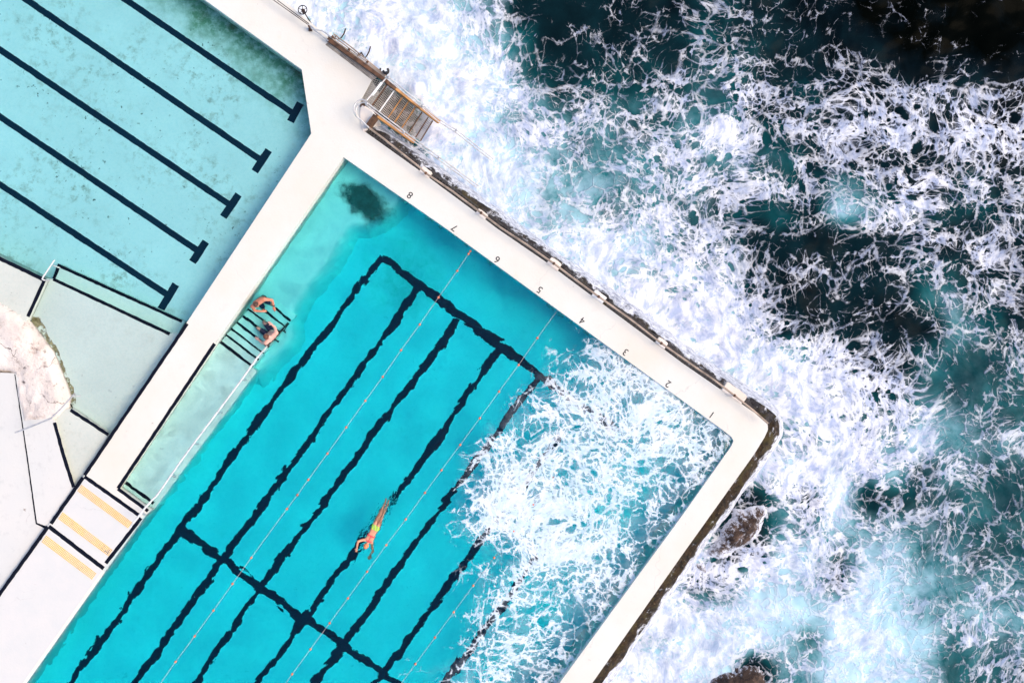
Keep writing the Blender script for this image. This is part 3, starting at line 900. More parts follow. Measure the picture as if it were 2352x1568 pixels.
# ---------------------------------------------------------------- metal ramp into the sea
def grating(bm, a, b, c, d, nu, nv, r=.010, rv=.007):
    """mesh of bars over the quad a-b-c-d: nu bars along a-b direction, nv across"""
    a, b, c, d = map(Vector, (a, b, c, d))
    for k in range(nv + 1):
        t = k / nv; bar(bm, a.lerp(b, t), d.lerp(c, t), rv * 2, .03)
    for k in range(nu + 1):
        t = k / nu; bar(bm, a.lerp(d, t) + Vector((0, 0, .002)), b.lerp(c, t) + Vector((0, 0, .002)), r * 2, .028)
ramp = empty("sea_ramp", P(905, 235, -.1))
tag(ramp, "rusty steel grating ramp with pipe handrails leading from the deck down into the surf", "ramp")
A, B, C_, D4 = P(858, 181, -.06), P(829, 231, -.06), P(852, 242, -.06), P(888, 191, -.06)
bm = bmesh.new(); grating(bm, A, B, C_, D4, 6, 12, .007, .008); child(obj("platform_grating", bm, M['grate']), ramp)
R0, R1, R2, R3 = P(888, 193, -.10), P(851, 244, -.10), P(966, 324, -1.30), P(994, 278, -1.30)
bm = bmesh.new(); grating(bm, R0, R1, R2, R3, 40, 13, .0055, .006); child(obj("ramp_grating", bm, M['grate']), ramp)
for i, t in enumerate((.02, .17, .34, .47, .62, .76, .9, 1.0)):
    bm = bmesh.new(); bar(bm, R0.lerp(R3, t) + Vector((0, 0, .02)), R1.lerp(R2, t) + Vector((0, 0, .02)), .035, .05)
    child(obj("cross_bar", bm, M['white_paint'] if i == 1 else (M['ochre'] if i in (2, 3, 4) else M['rust'])), ramp)
bm = bmesh.new(); bar(bm, P(828, 240, -.02), P(866, 264, -.3), .16, .2); child(obj("stringer", bm, M['rust']), ramp)
bm = bmesh.new(); bar(bm, P(866, 266, -.25), P(950, 326, -1.15), .12, .2); child(obj("stringer", bm, M['ochre']), ramp)
bm = bmesh.new(); bar(bm, P(888, 187, -.05), P(910, 204, -.25), .16, .2); child(obj("stringer", bm, M['rust']), ramp)
bm = bmesh.new(); bar(bm, P(908, 203, -.22), P(1008, 281, -1.2), .11, .2); child(obj("stringer", bm, M['ochre']), ramp)
def handrail(pts, offs, r=.022):
    bm = bmesh.new()
    for dx, dy, dz in offs: tube(bm, [P(x + dx, y + dy, z + dz) for x, y, z in pts], r, 8)
    return bm
up = [(893, 177, .9), (930, 208, .62), (969, 240, .25), (1013, 277, -.1), (1049, 299, -.35), (1133, 365, -1.0)]
child(obj("handrail", handrail(up, ((0, 0, 0), (-4, 4, -.45))), M['galv']), ramp)
lo = [(843, 236, .85), (885, 268, .5), (928, 301, .2), (980, 340, -.2), (1009, 361, -.45), (1099, 427, -1.0)]
child(obj("handrail", handrail(lo, ((0, 0, 0), (-4, 4, -.42))), M['galv']), ramp)
for x, y, z, b in ((971, 243, .25, -1.0), (1049, 299, -.33, -1.7), (928, 303, .2, -1.0), (1009, 361, -.43, -1.7), (893, 178, .9, -.1), (843, 238, .85, -.1)):
    bm = bmesh.new(); tube(bm, [P(x, y, z), P(x - 2, y + 3, b)], .026, 8); ball(bm, P(x, y, z), .05)
    child(obj("rail_post", bm, M['galv']), ramp)
bm = bmesh.new()
tube(bm, curve_pts([P(x, y, z) for x, y, z in [(843, 236, .85), (833, 229, .85), (822, 233, .85), (814, 243, .85), (813, 256, .85), (818, 267, .7), (828, 275, .55), (848, 294, .38)]]), .025, 8)
tube(bm, curve_pts([P(x, y, z) for x, y, z in [(843, 238, .45), (832, 236, .45), (822, 243, .45), (818, 252, .45), (818, 262, .42), (828, 275, .35)]]), .022, 8)
child(obj("curved_rail", bm, M['galv']), ramp)
bm = bmesh.new(); tube(bm, [P(890, 176, .8), P(842, 231, .8)], .025, 8)
child(obj("gate_bar", bm, M['galv']), ramp)
bm = bmesh.new(); a, b = P(877, 190, .82), P(855, 219, .82); bar(bm, a, b, .075, .02)
child(obj("gate_plate", bm, M['white_paint']), ramp)
bm = bmesh.new(); prism(bm, [P(x, y, .05) for x, y in [(827, 240), (834, 240), (856, 254), (862, 262), (861, 268), (843, 298), (834, 302), (829, 297), (824, 262)]], 1.2)
bmesh.ops.bevel(bm, geom=[e for e in bm.edges if all(v.co.z > 0 for v in e.verts)], offset=.04, segments=3, affect='EDGES')
tag(obj("corner_block", bm, M['block'], None), "rounded white concrete block with a rust streak at the foot of the curved rail", "concrete block")
bm = bmesh.new(); bar(bm, P(864, 268, .06), P(845, 294, .06), .10, .5)
tag(obj("support_beam", bm, M['rust']), "short rusty beam against the rounded white block beside the ramp", "beam")

# side gangway grating with its beam and pipes
gang = empty("side_gangway", P(810, 140, -.05))
tag(gang, "narrow steel grating gangway along the deck edge above the ramp", "gangway")
bm = bmesh.new(); grating(bm, P(748, 103, -.03), P(854, 184, -.03), P(866, 177, -.03), P(756, 93, -.03), 5, 40, .008, .010); child(obj("gangway_grating", bm, M['grate']), gang)
bm = bmesh.new(); bar(bm, P(753, 91, .02), P(889, 188, -.02), .13, .16); child(obj("side_beam", bm, M['rust']), gang)
bm = bmesh.new()
for dx, dy, z in ((0, 0, .5), (3, -4, .9), (6, -8, .9)): tube(bm, [P(760 + dx, 86 + dy, z), P(800 + dx, 116 + dy, z), P(884 + dx * .4, 177 + dy * .4, z)], .022, 8)
child(obj("gangway_rail", bm, M['tan_pipe']), gang)
for x, y in ((762, 88), (800, 117), (842, 146)):
    bm = bmesh.new(); tube(bm, [P(x, y, -.05), P(x + 2, y - 3, .9)], .025, 8); ball(bm, P(x + 2, y - 3, .9), .045); child(obj("rail_post", bm, M['rust']), gang)
bm = bmesh.new()
tube(bm, [P(752, 90, -.12), P(800, 122, -.14), P(866, 172, -.12)], .12, 6)
child(obj("gangway_beam", bm, M['grate_dark']), gang)
cab = empty("wire_rail", P(670, 30, 0))
tag(cab, "two dark wire ropes and a bent grey pipe along the top left deck edge", "wire rail")
bm = bmesh.new()
for dx, dy in ((0, 0), (7, -1)): tube(bm, [P(600 + dx, -20 + dy, .35), P(626 + dx, -1 + dy, .35), P(706 + dx * .5, 56 + dy, .35)], .016, 6)
child(obj("wire", bm, M['dark_rust']), cab)
bm = bmesh.new()
tube(bm, curve_pts([P(x, y, .3) for x, y in [(706, 56), (716, 62), (724, 68), (733, 70), (742, 72), (750, 78), (762, 86)]]), .024, 8)
tube(bm, curve_pts([P(x, y, .15) for x, y in [(708, 60), (722, 70), (735, 79), (748, 90), (754, 94)]]), .022, 8)
child(obj("bent_pipe", bm, M['galv']), cab)
bm = bmesh.new(); tube(bm, [P(709, 60, .35), P(713, 68, .02)], .03, 8); box(bm, P(713, 68, .03), (.06, 0, 0), (0, .06, 0), (0, 0, .03)); child(obj("anchor_post", bm, M['rust']), cab)
for pts, lab in (([(767, 89), (773, 82), (779, 90), (784, 87), (790, 78), (794, 66)], "upper bent rusty iron bracket poking out over the foam near the wire rail"),
                 ([(826, 125), (830, 121), (838, 134), (843, 128), (848, 118), (851, 107)], "lower bent rusty iron bracket poking out over the foam beside the gangway")):
    bm = bmesh.new()
    tube(bm, [P(pts[0][0] - 6, pts[0][1] + 6, -.2)] + [P(x, y, .1 + .06 * i) for i, (x, y) in enumerate(pts)], .022, 7)
    ball(bm, P(pts[0][0], pts[0][1], .1), .055, 1.2, 1, .8)
    tag(obj("iron_bracket", bm, M['dark_rust']), lab, "bracket", "iron brackets on the sea wall")
bm = bmesh.new()
tube(bm, [P(887, 172, .5), P(887, 166, .95)], .035, 8)
tube(bm, curve_pts([P(880, 163, .95), P(884, 168, .97), P(890, 168, .97), P(892, 163, .97), P(890, 158, .97)]), .04, 8)
tube(bm, [P(873, 162, .9), P(874, 157, .9)], .03, 6)
tag(obj("mooring_hook", bm, M['black_iron']), "small black forked hook at the top of the ramp above the surf", "hook")
wheel = empty("valve_wheel", P(695, 23, .3))
tag(wheel, "black iron hand wheel with five spokes standing over the foam", "valve wheel")
wc = P(695, 23, .3)
bm = bmesh.new(); tube(bm, [wc + Vector((math.cos(a), math.sin(a), 0)) * .148 for a in [2 * math.pi * k / 32 for k in range(32)]], .017, 8, True); child(obj("rim", bm, M['black_iron']), wheel)
for k in range(5):
    a = R(90 + 72 * k); bm = bmesh.new(); tube(bm, [wc, wc + Vector((math.cos(a), math.sin(a), 0)) * .145], .011, 6); child(obj("spoke", bm, M['black_iron']), wheel)
bm = bmesh.new(); ball(bm, wc, .04); tube(bm, [wc + Vector((0, 0, -1.5)), wc + Vector((0, 0, .05))], .022, 8); box(bm, wc + Vector((0, 0, -.12)), (.05, .02, 0), (-.02, .05, 0), (0, 0, .06)); child(obj("stem", bm, M['dark_rust']), wheel)

# ---------------------------------------------------------------- tactile strips
def mat_tactile():
    g = G("worn_yellow_studs")
    p = g.pos()
    c = g.mix(g.mr(g.noise(p, 2.2, 5), .38, .62), (.62, .40, .17), (.66, .42, .05))
    c = g.mix(g.m('MULTIPLY', g.mr(g.noise(p, 1.2, 3), .52, .66), g.mr(g.noise(p, 9, 4, .7), .5, .6)), c, (.10, .08, .05))
    return g.done(g.bsdf(Base_Color=c, Roughness=.7))
M['tactile'] = mat_tactile()
M['tactile_base'] = simple("pale_tactile_backing", (.80, .66, .50), .8, 0, .08, 4)
for q, lab in (([(187, 1112), (304, 1199), (294, 1213), (177, 1127)], "yellow studded tactile strip nearest the shallow ledge, top of the three"),
               ([(144, 1175), (259, 1262), (249, 1277), (133, 1191)], "yellow studded tactile strip in the middle, above the black line"),
               ([(106, 1228), (222, 1316), (211, 1331), (95, 1244)], "yellow studded tactile strip below the black line, dirtiest of the three")):
    a, b, c, d = [P(x, y, .004) for x, y in q]
    root = empty("tactile_strip", (a + b + c + d) / 4)
    tag(root, lab, "tactile strip", "tactile strips on the lower deck")
    bm = bmesh.new(); sheet(bm, [a, b, c, d]); child(obj("backing", bm, M['tactile_base']), root)
    bm = bmesh.new()
    nu, nv = 38, 5
    for i in range(nu):
        for j in range(nv):
            u, v = (i + .5) / nu, (j + .5) / nv
            o_ = a.lerp(b, u).lerp(d.lerp(c, u), v)
            bmesh.ops.create_cone(bm, cap_ends=True, segments=8, radius1=.024, radius2=.016, depth=.012, matrix=Matrix.Translation(o_ + Vector((0, 0, .007))))
    child(obj("studs", bm, M['tactile']), root)

# ---------------------------------------------------------------- handrails in and beside the pools
hr = empty("pool_handrail", P(450, 1010, -.5))
tag(hr, "long white pipe handrail along the shallow ledge, its far end under water by the men", "handrail")
bm = bmesh.new()
tube(bm, curve_pts([P(x, y, z) for x, y, z in [(613, 795, -.33), (604, 806, -.12), (590, 822, .12), (556, 870, .24), (500, 945, .3), (427, 1042, .34), (366, 1129, .36), (351, 1146, .40), (334, 1165, .55), (320, 1183, .72), (308, 1197, .80), (299, 1211, .82)]], 5), .033, 8)
child(obj("rail", bm, M['pale_pipe']), hr)
bm = bmesh.new()
tube(bm, [P(613, 795, -.33), U(640, 766, -.55, W_MAIN), U(662, 741, -.75, W_MAIN)], .035, 8)
child(obj("rail_end", bm, M['dark_rust']), hr)
for x, y, z in ((556, 870, .23), (500, 945, .29), (446, 1017, .32), (393, 1091, .34), (324, 1178, .66)):
    bm = bmesh.new(); tube(bm, curve_pts([P(x, y, z), P(x + 5, y + 3, z - .12), P(x + 11, y + 3, -.35), P(x + 10, y + 4, -.8)], 4), .022, 7)
    child(obj("bracket", bm, M['galv']), hr)
for x, y, z in ((630, 778, -.45), (648, 758, -.62)):
    bm = bmesh.new(); tube(bm, [U(x, y, z, W_MAIN), U(x + 8, y + 6, z - .1, W_MAIN), U(x + 9, y + 6, z - .7, W_MAIN)], .025, 7); child(obj("bracket", bm, M['dark_rust']), hr)
r1 = empty("step_handrail", P(100, 640, -.2))
tag(r1, "short grey handrail at the step beside the black edge line of the left pool", "handrail")
bm = bmesh.new()
tube(bm, [P(125, 597, .55), P(99, 636, .62), P(97, 641, .6), P(101, 643, .55), P(113, 644, .1), P(113, 644, -.5)], .026, 8)
tube(bm, [P(123, 610, .52), P(137, 615, .0), P(137, 615, -.8)], .022, 8)
child(obj("rail", bm, M['pale_pipe']), r1)
r2 = empty("rock_handrail", P(110, 960, -.1))
tag(r2, "long bent grey handrail crossing the tip of the pale rock", "handrail")
bm = bmesh.new(); tube(bm, [P(172, 903, .85), P(145, 933, .85), P(118, 960, .85), (P(80, 976, .85)), P(35, 993, .85)], .026, 8); child(obj("rail", bm, M['galv']), r2)
for a, b in (((166, 910), (184, 909)), ((62, 982), (76, 978)), ((120, 957), (124, 953))):
    bm = bmesh.new(); tube(bm, [P(*a, .85), P(*b, .35), P(*b, -.3)], .022, 7); child(obj("rail_post", bm, M['pale_pipe']), r2)

# ---------------------------------------------------------------- rocks
def mat_rock():
    g = G("pale_sandstone")
    p = g.pos()
    c = g.mix(g.mr(g.noise(p, .9, 8, .65), .35, .65), (.80, .72, .64), (.66, .57, .50))
    c = g.mix(g.m('MULTIPLY', g.mr(g.noise(p, 2.4, 9, .75), .53, .68), g.mr(g.noise(p, .8, 3), .44, .60)), c, (.22, .12, .07))
    c = g.mix(g.m('MULTIPLY', g.mr(g.noise(g.v('ADD', p, (5, 9, 0)), 4.5, 9, .75), .57, .66), g.mr(g.noise(g.v('ADD', p, (3, 1, 0)), .7, 3), .48, .58)), c, (.07, .05, .045))
    wp = g.v('ADD', p, g.v('SCALE', g.noise(p, 2.0, 5, col=True), s=.8))
    c = g.mix(g.m('MULTIPLY', g.mr(g.vor(wp, .8), 0, .018, 1, 0), g.mr(g.noise(p, 1.1, 2), .5, .6)), c, (.10, .06, .04))
    h = g.m('ADD', g.noise(p, 3, 9, .7), g.noise(p, 12, 6, .7))
    return g.done(g.bsdf(Base_Color=c, Roughness=.9, Specular_IOR_Level=.15, Normal=g.bump(h, .8, .05)))
M['rock'] = mat_rock()
vr = VNoise(21)
ro = [(-220, 720), (-60, 690), (0, 690), (20, 697), (50, 715), (67, 732), (94, 766), (124, 806), (137, 836), (147, 863), (157, 886), (164, 910), (161, 940), (147, 960), (124, 970), (60, 977), (55, 946), (42, 893), (37, 859), (30, 856), (0, 854), (-220, 860)]
ow = [P(x, y, -.40) for x, y in ro]
o = height_rock("rock_outcrop", ragged(ow, .3, .05, 8), lambda X, Y, d: -.40 + .36 * np.clip(d / .22, 0, 1) ** .6 + np.clip(d, 0, .8) * .12 + (vr.fbm(X * 1.6, Y * 1.6, 5) - .5) * .26 * np.clip(d / .3, 0, 1), M['rock'], "", .06, -.9)
tag(o, "pale weathered sandstone outcrop with brown pits at the left edge between the terraces", "rock")
# olive growth on the paddling floor along the rock foot
g = G("olive_algae"); n_ = g.noise(g.pos(), 5, 8, .75)
alpha = g.mr(g.noise(g.pos(), 3.0, 8, .75), .42, .52)
M['olive'] = g.done(g.bsdf(Base_Color=g.mix(g.mr(n_, .35, .65), (.10, .08, .02), (.50, .46, .26)), Roughness=.9, Alpha=alpha))
bm = bmesh.new()
band = [(70, 725), (92, 728), (105, 752), (118, 780), (138, 815), (150, 845), (160, 870), (170, 900), (174, 925), (170, 938), (160, 935), (150, 890), (138, 850), (120, 812), (95, 775), (75, 745)]
sheet(bm, ragged([U(x, y, ZS + .006, W_LAP) for x, y in band], .12, .05, 4))
obj("algae_band", bm, M['olive'], bpy.data.objects["paddling_floor"])
def mat_sea_rock(name, lo, hi, a=.05):
    g = G(name)
    p = g.pos()
    st_ = g.v('MULTIPLY', g.v('ADD', p, g.v('SCALE', g.noise(p, 1.1, 3, col=True), s=.5)), (1.0, 1.0, 1.0))
    n1 = g.noise(st_, 4.5, 9, .78)
    c = g.mix(g.mr(n1, .4, .65), (.018, .010, .008), (.11, .065, .042))
    z = g.node("SeparateXYZ", 2, Vector=p)
    w = g.m('ADD', g.mr(z, hi, lo, -.12, .42), g.m('MULTIPLY', g.m('SUBTRACT', g.noise(st_, 5.5, 9, .82), .5), 2.2))
    c = g.mix(g.mr(w, a, a + .20), c, g.mix(g.mr(g.noise(st_, 6, 8, .75), .35, .6), (.40, .42, .50), (.74, .75, .80)))
    return g.done(g.bsdf(Base_Color=c, Roughness=.6, Specular_IOR_Level=.25, Normal=g.bump(n1, 1.0, .06)))
M['sea_rock'] = mat_sea_rock("wet_black_rock", SEA - .05, SEA + .45, .26)
M['sea_rock_awash'] = mat_sea_rock("rock_under_running_foam", SEA - .05, SEA + .50, .03)
vs_ = VNoise(33)
for ro, top, mt, lab, sd_ in (([(1618, 1568), (1640, 1548), (1665, 1535), (1700, 1528), (1735, 1524), (1755, 1535), (1762, 1560), (1750, 1600), (1680, 1640), (1600, 1620)], .75, 'sea_rock', "black wet rock standing out of the foam at the bottom edge", 1),
                          ([(1615, 1285), (1612, 1258), (1640, 1225), (1655, 1190), (1685, 1160), (1735, 1148), (1772, 1160), (1765, 1200), (1748, 1235), (1722, 1255), (1685, 1275), (1650, 1290)], .55, 'sea_rock_awash', "brown rock awash under streaming foam just off the right hand pool wall", 2),
                          ([(1590, 1290), (1605, 1285), (1620, 1295), (1632, 1315), (1622, 1325), (1600, 1312)], .42, 'sea_rock', "small dark rock close below the right hand pool wall", 3),
                          ([(1795, 960 - 0), (1812, 975), (1822, 1000), (1812, 1010), (1790, 990), (1775, 965)], .2, 'sea_rock_awash', "flat grey rock barely awash off the pointed corner of the wall", 4),
                          ([(1850, 1150), (1880, 1140), (1900, 1155), (1890, 1175), (1862, 1180), (1845, 1168)], .28, 'sea_rock_awash', "low round rock showing through white foam, farthest from the wall", 5)):
    ow = [P(x, y, SEA) for x, y in ro]
    o = height_rock("sea_rock", ragged(ow, .25, .08, sd_), lambda X, Y, d: SEA - .25 + (top + .25) * np.clip(d / .7, 0, 1) ** .7 + (vs_.fbm(X * 2.2, Y * 2.2, 5) - .5) * .5 * np.clip(d / .25, 0, 1), M[mt], "", .07, -2.6)
    tag(o, lab, "rock", "rocks in the surf")

# ---------------------------------------------------------------- lane ropes
M['rope'] = simple("faded_rope", (.46, .38, .36), .8, 0, .35, 14)
M['float'] = simple("orange_float", (.72, .20, .10), .5, 0, .25, 8)
M['float_pale'] = simple("faded_float", (.78, .55, .45), .5, 0, .25, 8)
ropes = [([(1084, 570)], [(1080, 577), (1076, 583), (1050, 622), (1007, 683), (964, 745), (921, 804), (879, 865), (839, 920), (795, 981), (752, 1041), (708, 1101), (683, 1136), (659, 1168), (577, 1280), (534, 1340), (490, 1401), (447, 1460), (403, 1519)], [(365, 1573), (260, 1720)], "lane rope with orange floats nearest the handrail"),
         ([(1280, 713)], [(1234, 776), (1191, 838), (1146, 899), (1102, 960), (1057, 1021), (1014, 1079), (976, 1131), (932, 1192), (887, 1251), (843, 1312), (799, 1373), (757, 1430), (713, 1490), (671, 1547)], [(650, 1577), (545, 1722)], "lane rope with orange floats passing just beside the swimmer"),
         ([(1400, 915)], [(1313, 1040), (1271, 1097), (1225, 1158), (1180, 1219), (1135, 1280), (1087, 1344), (1042, 1405), (999, 1463), (954, 1524)], [(922, 1568), (810, 1722)], "lane rope whose upper half disappears into the white foam")]
for k, (st_, fl, en, lab) in enumerate(ropes):
    root = empty("lane_rope", P(*fl[len(fl) // 2], W_MAIN))
    tag(root, lab, "lane rope", "lane ropes across the big pool")
    bm = bmesh.new(); tube(bm, [P(x, y, W_MAIN + .012) for x, y in st_ + fl + en], .007, 6); child(obj("rope", bm, M['rope']), root)
    first = None
    for i, (x, y) in enumerate(fl):
        if first is None:
            bm = bmesh.new(); ball(bm, (0, 0, 0), .044, 1, 1, 1, 10, 8); first = obj("float", bm, M['float'], None, True); f_ = first
        else:
            f_ = first.copy(); scene.collection.objects.link(f_)
        f_.location = P(x, y, W_MAIN + .02)
        bpy.context.view_layer.update() if i == 0 else None
        f_.parent = root; f_.matrix_parent_inverse = root.matrix_world.inverted()

# ---------------------------------------------------------------- people
def mat_skin(name, a, b):
    g = G(name)
    n = g.noise(g.pos(), 7, 5, .6)
    return g.done(g.bsdf(Base_Color=g.mix(g.mr(n, .35, .65), a, b), Roughness=.5, Subsurface_Weight=.08, Specular_IOR_Level=.4))
M['skin_tan'] = mat_skin("tanned_skin", (.46, .165, .095), (.55, .22, .135))
M['skin_pale'] = mat_skin("fair_skin", (.58, .31, .235), (.66, .38, .30))
M['skin_swim'] = mat_skin("swimmer_skin", (.56, .24, .13), (.64, .31, .19))  # the swimmer's own warm skin colour
M['hair_brown'] = simple("brown_hair", (.075, .030, .015), .6, 0, .5, 40, .5)
M['hair_auburn'] = simple("auburn_hair", (.13, .040, .018), .6, 0, .5, 40, .5)
M['cap'] = simple("orange_swim_cap", (.82, .24, .09), .35, 0, .12, 6)
M['trunks'] = simple("navy_trunks", (.012, .016, .06), .7, 0, .3, 10)
M['watch'] = simple("black_watch", (.01, .01, .012), .4)
M['red_strap'] = simple("coral_strap", (.80, .05, .07), .6, 0, .15, 9)
def bikini_mat():
    g = G("lime_and_navy_cloth")
    n = g.noise(g.pos(), 9, 2)
    w = g.node("TexWave", "Fac", props=dict(wave_type='BANDS'), Vector=g.pos(), Scale=3.2, Distortion=2.5, Detail=1.0)
    return g.done(g.bsdf(Base_Color=g.ramp(w, [(.0, (.45, .75, .04)), (.40, (.30, .80, .22)), (.52, (.01, .05, .12)), (.8, (.02, .10, .16)), (.93, (.85, .85, .05))], 'CONSTANT'), Roughness=.6))
M['bikini'] = bikini_mat()
def capsule(bm, a, b, ra, rb, flat=1.0, up=None):
    """tapered limb segment with rounded ends (later fused with its neighbours)"""
    a, b = Vector(a), Vector(b)
    d = b - a; L = d.length
    if L < 1e-5: return
    d /= L
    x = (up - d * up.dot(d)).normalized() if up is not None else d.orthogonal().normalized()
    y = d.cross(x)
    rows = []
    n = 12
    for t, k in [(-.92, .38), (-.6, .8), (-.2, .98)]: rows.append((a + d * ra * t, ra * k))
    for t in (0, .25, .5, .75, 1): rows.append((a + d * L * t, ra + (rb - ra) * t))
    for t, k in [(.2, .98), (.6, .8), (.92, .38)]: rows.append((b + d * rb * t, rb * k))
    rings = [[bm.verts.new(c + (x * math.cos(2 * math.pi * i / n) * flat + y * math.sin(2 * math.pi * i / n)) * r) for i in range(n)] for c, r in rows]
    for A_, B_ in zip(rings, rings[1:]):
        for i in range(n): bm.faces.new((A_[i], A_[(i + 1) % n], B_[(i + 1) % n], B_[i]))
    bm.faces.new(rings[0][::-1]); bm.faces.new(rings[-1])
def hand(bm, wrist, direction, palm_n, side, size=1.0, curl=.35):
    """palm with four bent fingers and a thumb; side = +1/-1 where the thumb lies"""
    d = Vector(direction).normalized(); n = Vector(palm_n); n = (n - d * n.dot(d)).normalized(); s = d.cross(n) * side
    w = Vector(wrist)
    for k in (-.5, 0, .5): capsule(bm, w + d * .01 + s * k * .035 * size, w + d * .085 * size + s * k * .055 * size, .017 * size, .015 * size)
    for k, ln in ((.75, .072), (.25, .082), (-.25, .076), (-.75, .060)):
        b = w + d * .09 * size + s * k * .042 * size
        m_ = b + (d + s * k * .12).normalized() * ln * .55 * size - n * curl * .02
        e = m_ + (d + s * k * .1 - n * curl * 1.2).normalized() * ln * .5 * size
        capsule(bm, b, m_, .0105 * size, .0095 * size); capsule(bm, m_, e, .0095 * size, .008 * size)
    b = w + d * .03 * size + s * .032 * size
    m_ = b + (d * .7 + s * .8).normalized() * .042 * size
    capsule(bm, b, m_, .014 * size, .012 * size); capsule(bm, m_, m_ + (d * 1.0 + s * .35 - n * .2).normalized() * .034 * size, .012 * size, .009 * size)
def head(bm, c, up, fwd, s=1.0):
    """skull, jaw, nose, ears and brow"""
    c = Vector(c); u = Vector(up).normalized(); f = Vector(fwd); f = (f - u * f.dot(u)).normalized(); r = f.cross(u)
    def el(o_, rx, ry, rz):
        m_ = Matrix((r, f, u)).transposed().to_4x4(); m_.translation = c + (r * o_[0] + f * o_[1] + u * o_[2]) * s
        bmesh.ops.create_uvsphere(bm, u_segments=16, v_segments=12, radius=1, matrix=m_ @ Matrix.Diagonal((rx * s, ry * s, rz * s, 1)))
    el((0, -.012, .03), .077, .095, .088); el((0, .022, -.035), .062, .070, .085); el((0, .05, -.085), .034, .036, .030)
    el((0, .094, -.022), .013, .018, .026); el((.03, .082, .012), .022, .014, .010); el((-.03, .082, .012), .022, .014, .010)
    el((.078, -.012, -.005), .012, .024, .034); el((-.078, -.012, -.005), .012, .024, .034)
    el((0, .085, -.058), .024, .010, .006); el((0, .084, -.068), .022, .010, .006)
def fuse(name, bm, mat, vox=.011, smooth=5):
    me = bpy.data.meshes.new("tmp"); bmesh.ops.recalc_face_normals(bm, faces=bm.faces[:]); bm.to_mesh(me); bm.free()
    t = bpy.data.objects.new("tmp", me); scene.collection.objects.link(t)
    m_ = t.modifiers.new("r", 'REMESH'); m_.mode = 'VOXEL'; m_.voxel_size = vox
    m2 = t.modifiers.new("s", 'SMOOTH'); m2.factor = .5; m2.iterations = smooth
    dg = bpy.context.evaluated_depsgraph_get(); dg.update()
    me2 = bpy.data.meshes.new_from_object(t.evaluated_get(dg)); me2.name = name
    bpy.data.objects.remove(t)
    me2.materials.clear(); me2.materials.append(mat)
    me2.polygons.foreach_set("use_smooth", [True] * len(me2.polygons))
    o = bpy.data.objects.new(name, me2); scene.collection.objects.link(o)
    return o
def garment(name, body, mat, test, off=.006):
    """cloth, cap or hair: the part of the body surface that passes a test, lifted off the skin"""
    me = body.data
    me.update()
    bm = bmesh.new(); bm.from_mesh(me); bm.normal_update()
    bmesh.ops.delete(bm, geom=[f for f in bm.faces if not test(f.calc_center_median())], context='FACES')
    for v in bm.verts: v.co += v.normal * off
    o = obj(name, bm, mat, None, True)
    sol = o.modifiers.new("thickness", 'SOLIDIFY'); sol.thickness = off * .9; sol.offset = -1
    return child(o, body)

def limb(bm, pts, radii):
    for (a, b), (ra, rb) in zip(zip(pts, pts[1:]), zip(radii, radii[1:])): capsule(bm, a, b, ra, rb)

# the swimmer
bm = bmesh.new()
Zs = W_MAIN - .015
hd = P(841.3, 1252.2, Zs + .02)
axis_ = (P(845, 1246, Zs) - P(862, 1212, Zs)).normalized()     # towards the head
lat = Vector((-axis_.y, axis_.x, 0))
head(bm, hd, axis_, Vector((0, 0, -1)), 1.0)
neck, chest, waist, hips = P(846, 1244, Zs - .01), P(849.5, 1236, Zs - .03), P(856.5, 1222, Zs - .04), P(863.5, 1209.5, Zs - .05)
capsule(bm, neck, hd, .055, .06)
for k in (-1, 0, 1):
    capsule(bm, chest + lat * k * .07 + axis_ * .05, waist + lat * k * .05, .092, .078)
    capsule(bm, waist + lat * k * .05, hips + lat * k * .07, .078, .092)
Ls, Rs = P(842.6, 1238.6, Zs), P(853.6, 1244.4, Zs - .03)
capsule(bm, Ls, Rs, .07, .07)
limb(bm, [Ls, P(832, 1239.5, Zs + .10), P(822.5, 1242.8, Zs + .20)], [.058, .05, .043]); limb(bm, [P(822.5, 1242.8, Zs + .20), P(820.5, 1250, Zs + .15), P(819.6, 1258.5, Zs + .08)], [.043, .042, .028])
hand(bm, P(819.6, 1258.5, Zs + .08), P(818, 1267, Zs) - P(819.6, 1258.5, Zs + .08), (0, 0, -1), -1)
limb(bm, [Rs, P(855.5, 1254, Zs - .10), P(856.8, 1263, Zs - .18)], [.058, .05, .042]); limb(bm, [P(856.8, 1263, Zs - .18), P(854.6, 1268, Zs - .20), P(851.8, 1273, Zs - .22)], [.042, .04, .028])
hand(bm, P(851.8, 1273, Zs - .22), P(849, 1279, Zs - .25) - P(851.8, 1273, Zs - .22), (0, 0, -1), 1)
for hx, kn, an, toe in ((P(859.8, 1206.5, Zs - .05), P(871.6, 1180, Zs - .07), P(884.2, 1155.5, Zs - .05), P(887, 1143.8, Zs - .07)), (P(868.2, 1209.5, Zs - .05), P(879.3, 1181.5, Zs - .09), P(890.6, 1158, Zs - .09), P(893.8, 1147.2, Zs - .11))):
    limb(bm, [hx, hx.lerp(kn, .5), kn], [.092, .075, .054]); limb(bm, [kn, kn.lerp(an, .35), an], [.052, .055, .034])
    capsule(bm, an, toe, .036, .022); capsule(bm, an - (toe - an).normalized() * .03, an, .034, .034)
sw = fuse("person", bm, M['skin_swim'])
tag(sw, "swimmer in an orange cap, coral bikini top and lime and navy bottoms doing freestyle", "person")
garment("swim_cap", sw, M['cap'], lambda c: (c - hd).length < .16 and (c - hd).dot(axis_) > -.06 + max(0, (hd.z - c.z)) * 1.4, .005)
garment("bikini_bottoms", sw, M['bikini'], lambda c: abs((c - P(863.5, 1210.5, Zs)).dot(axis_) - .02) < .085 + .0 and (c - hips).length < .26, .006)
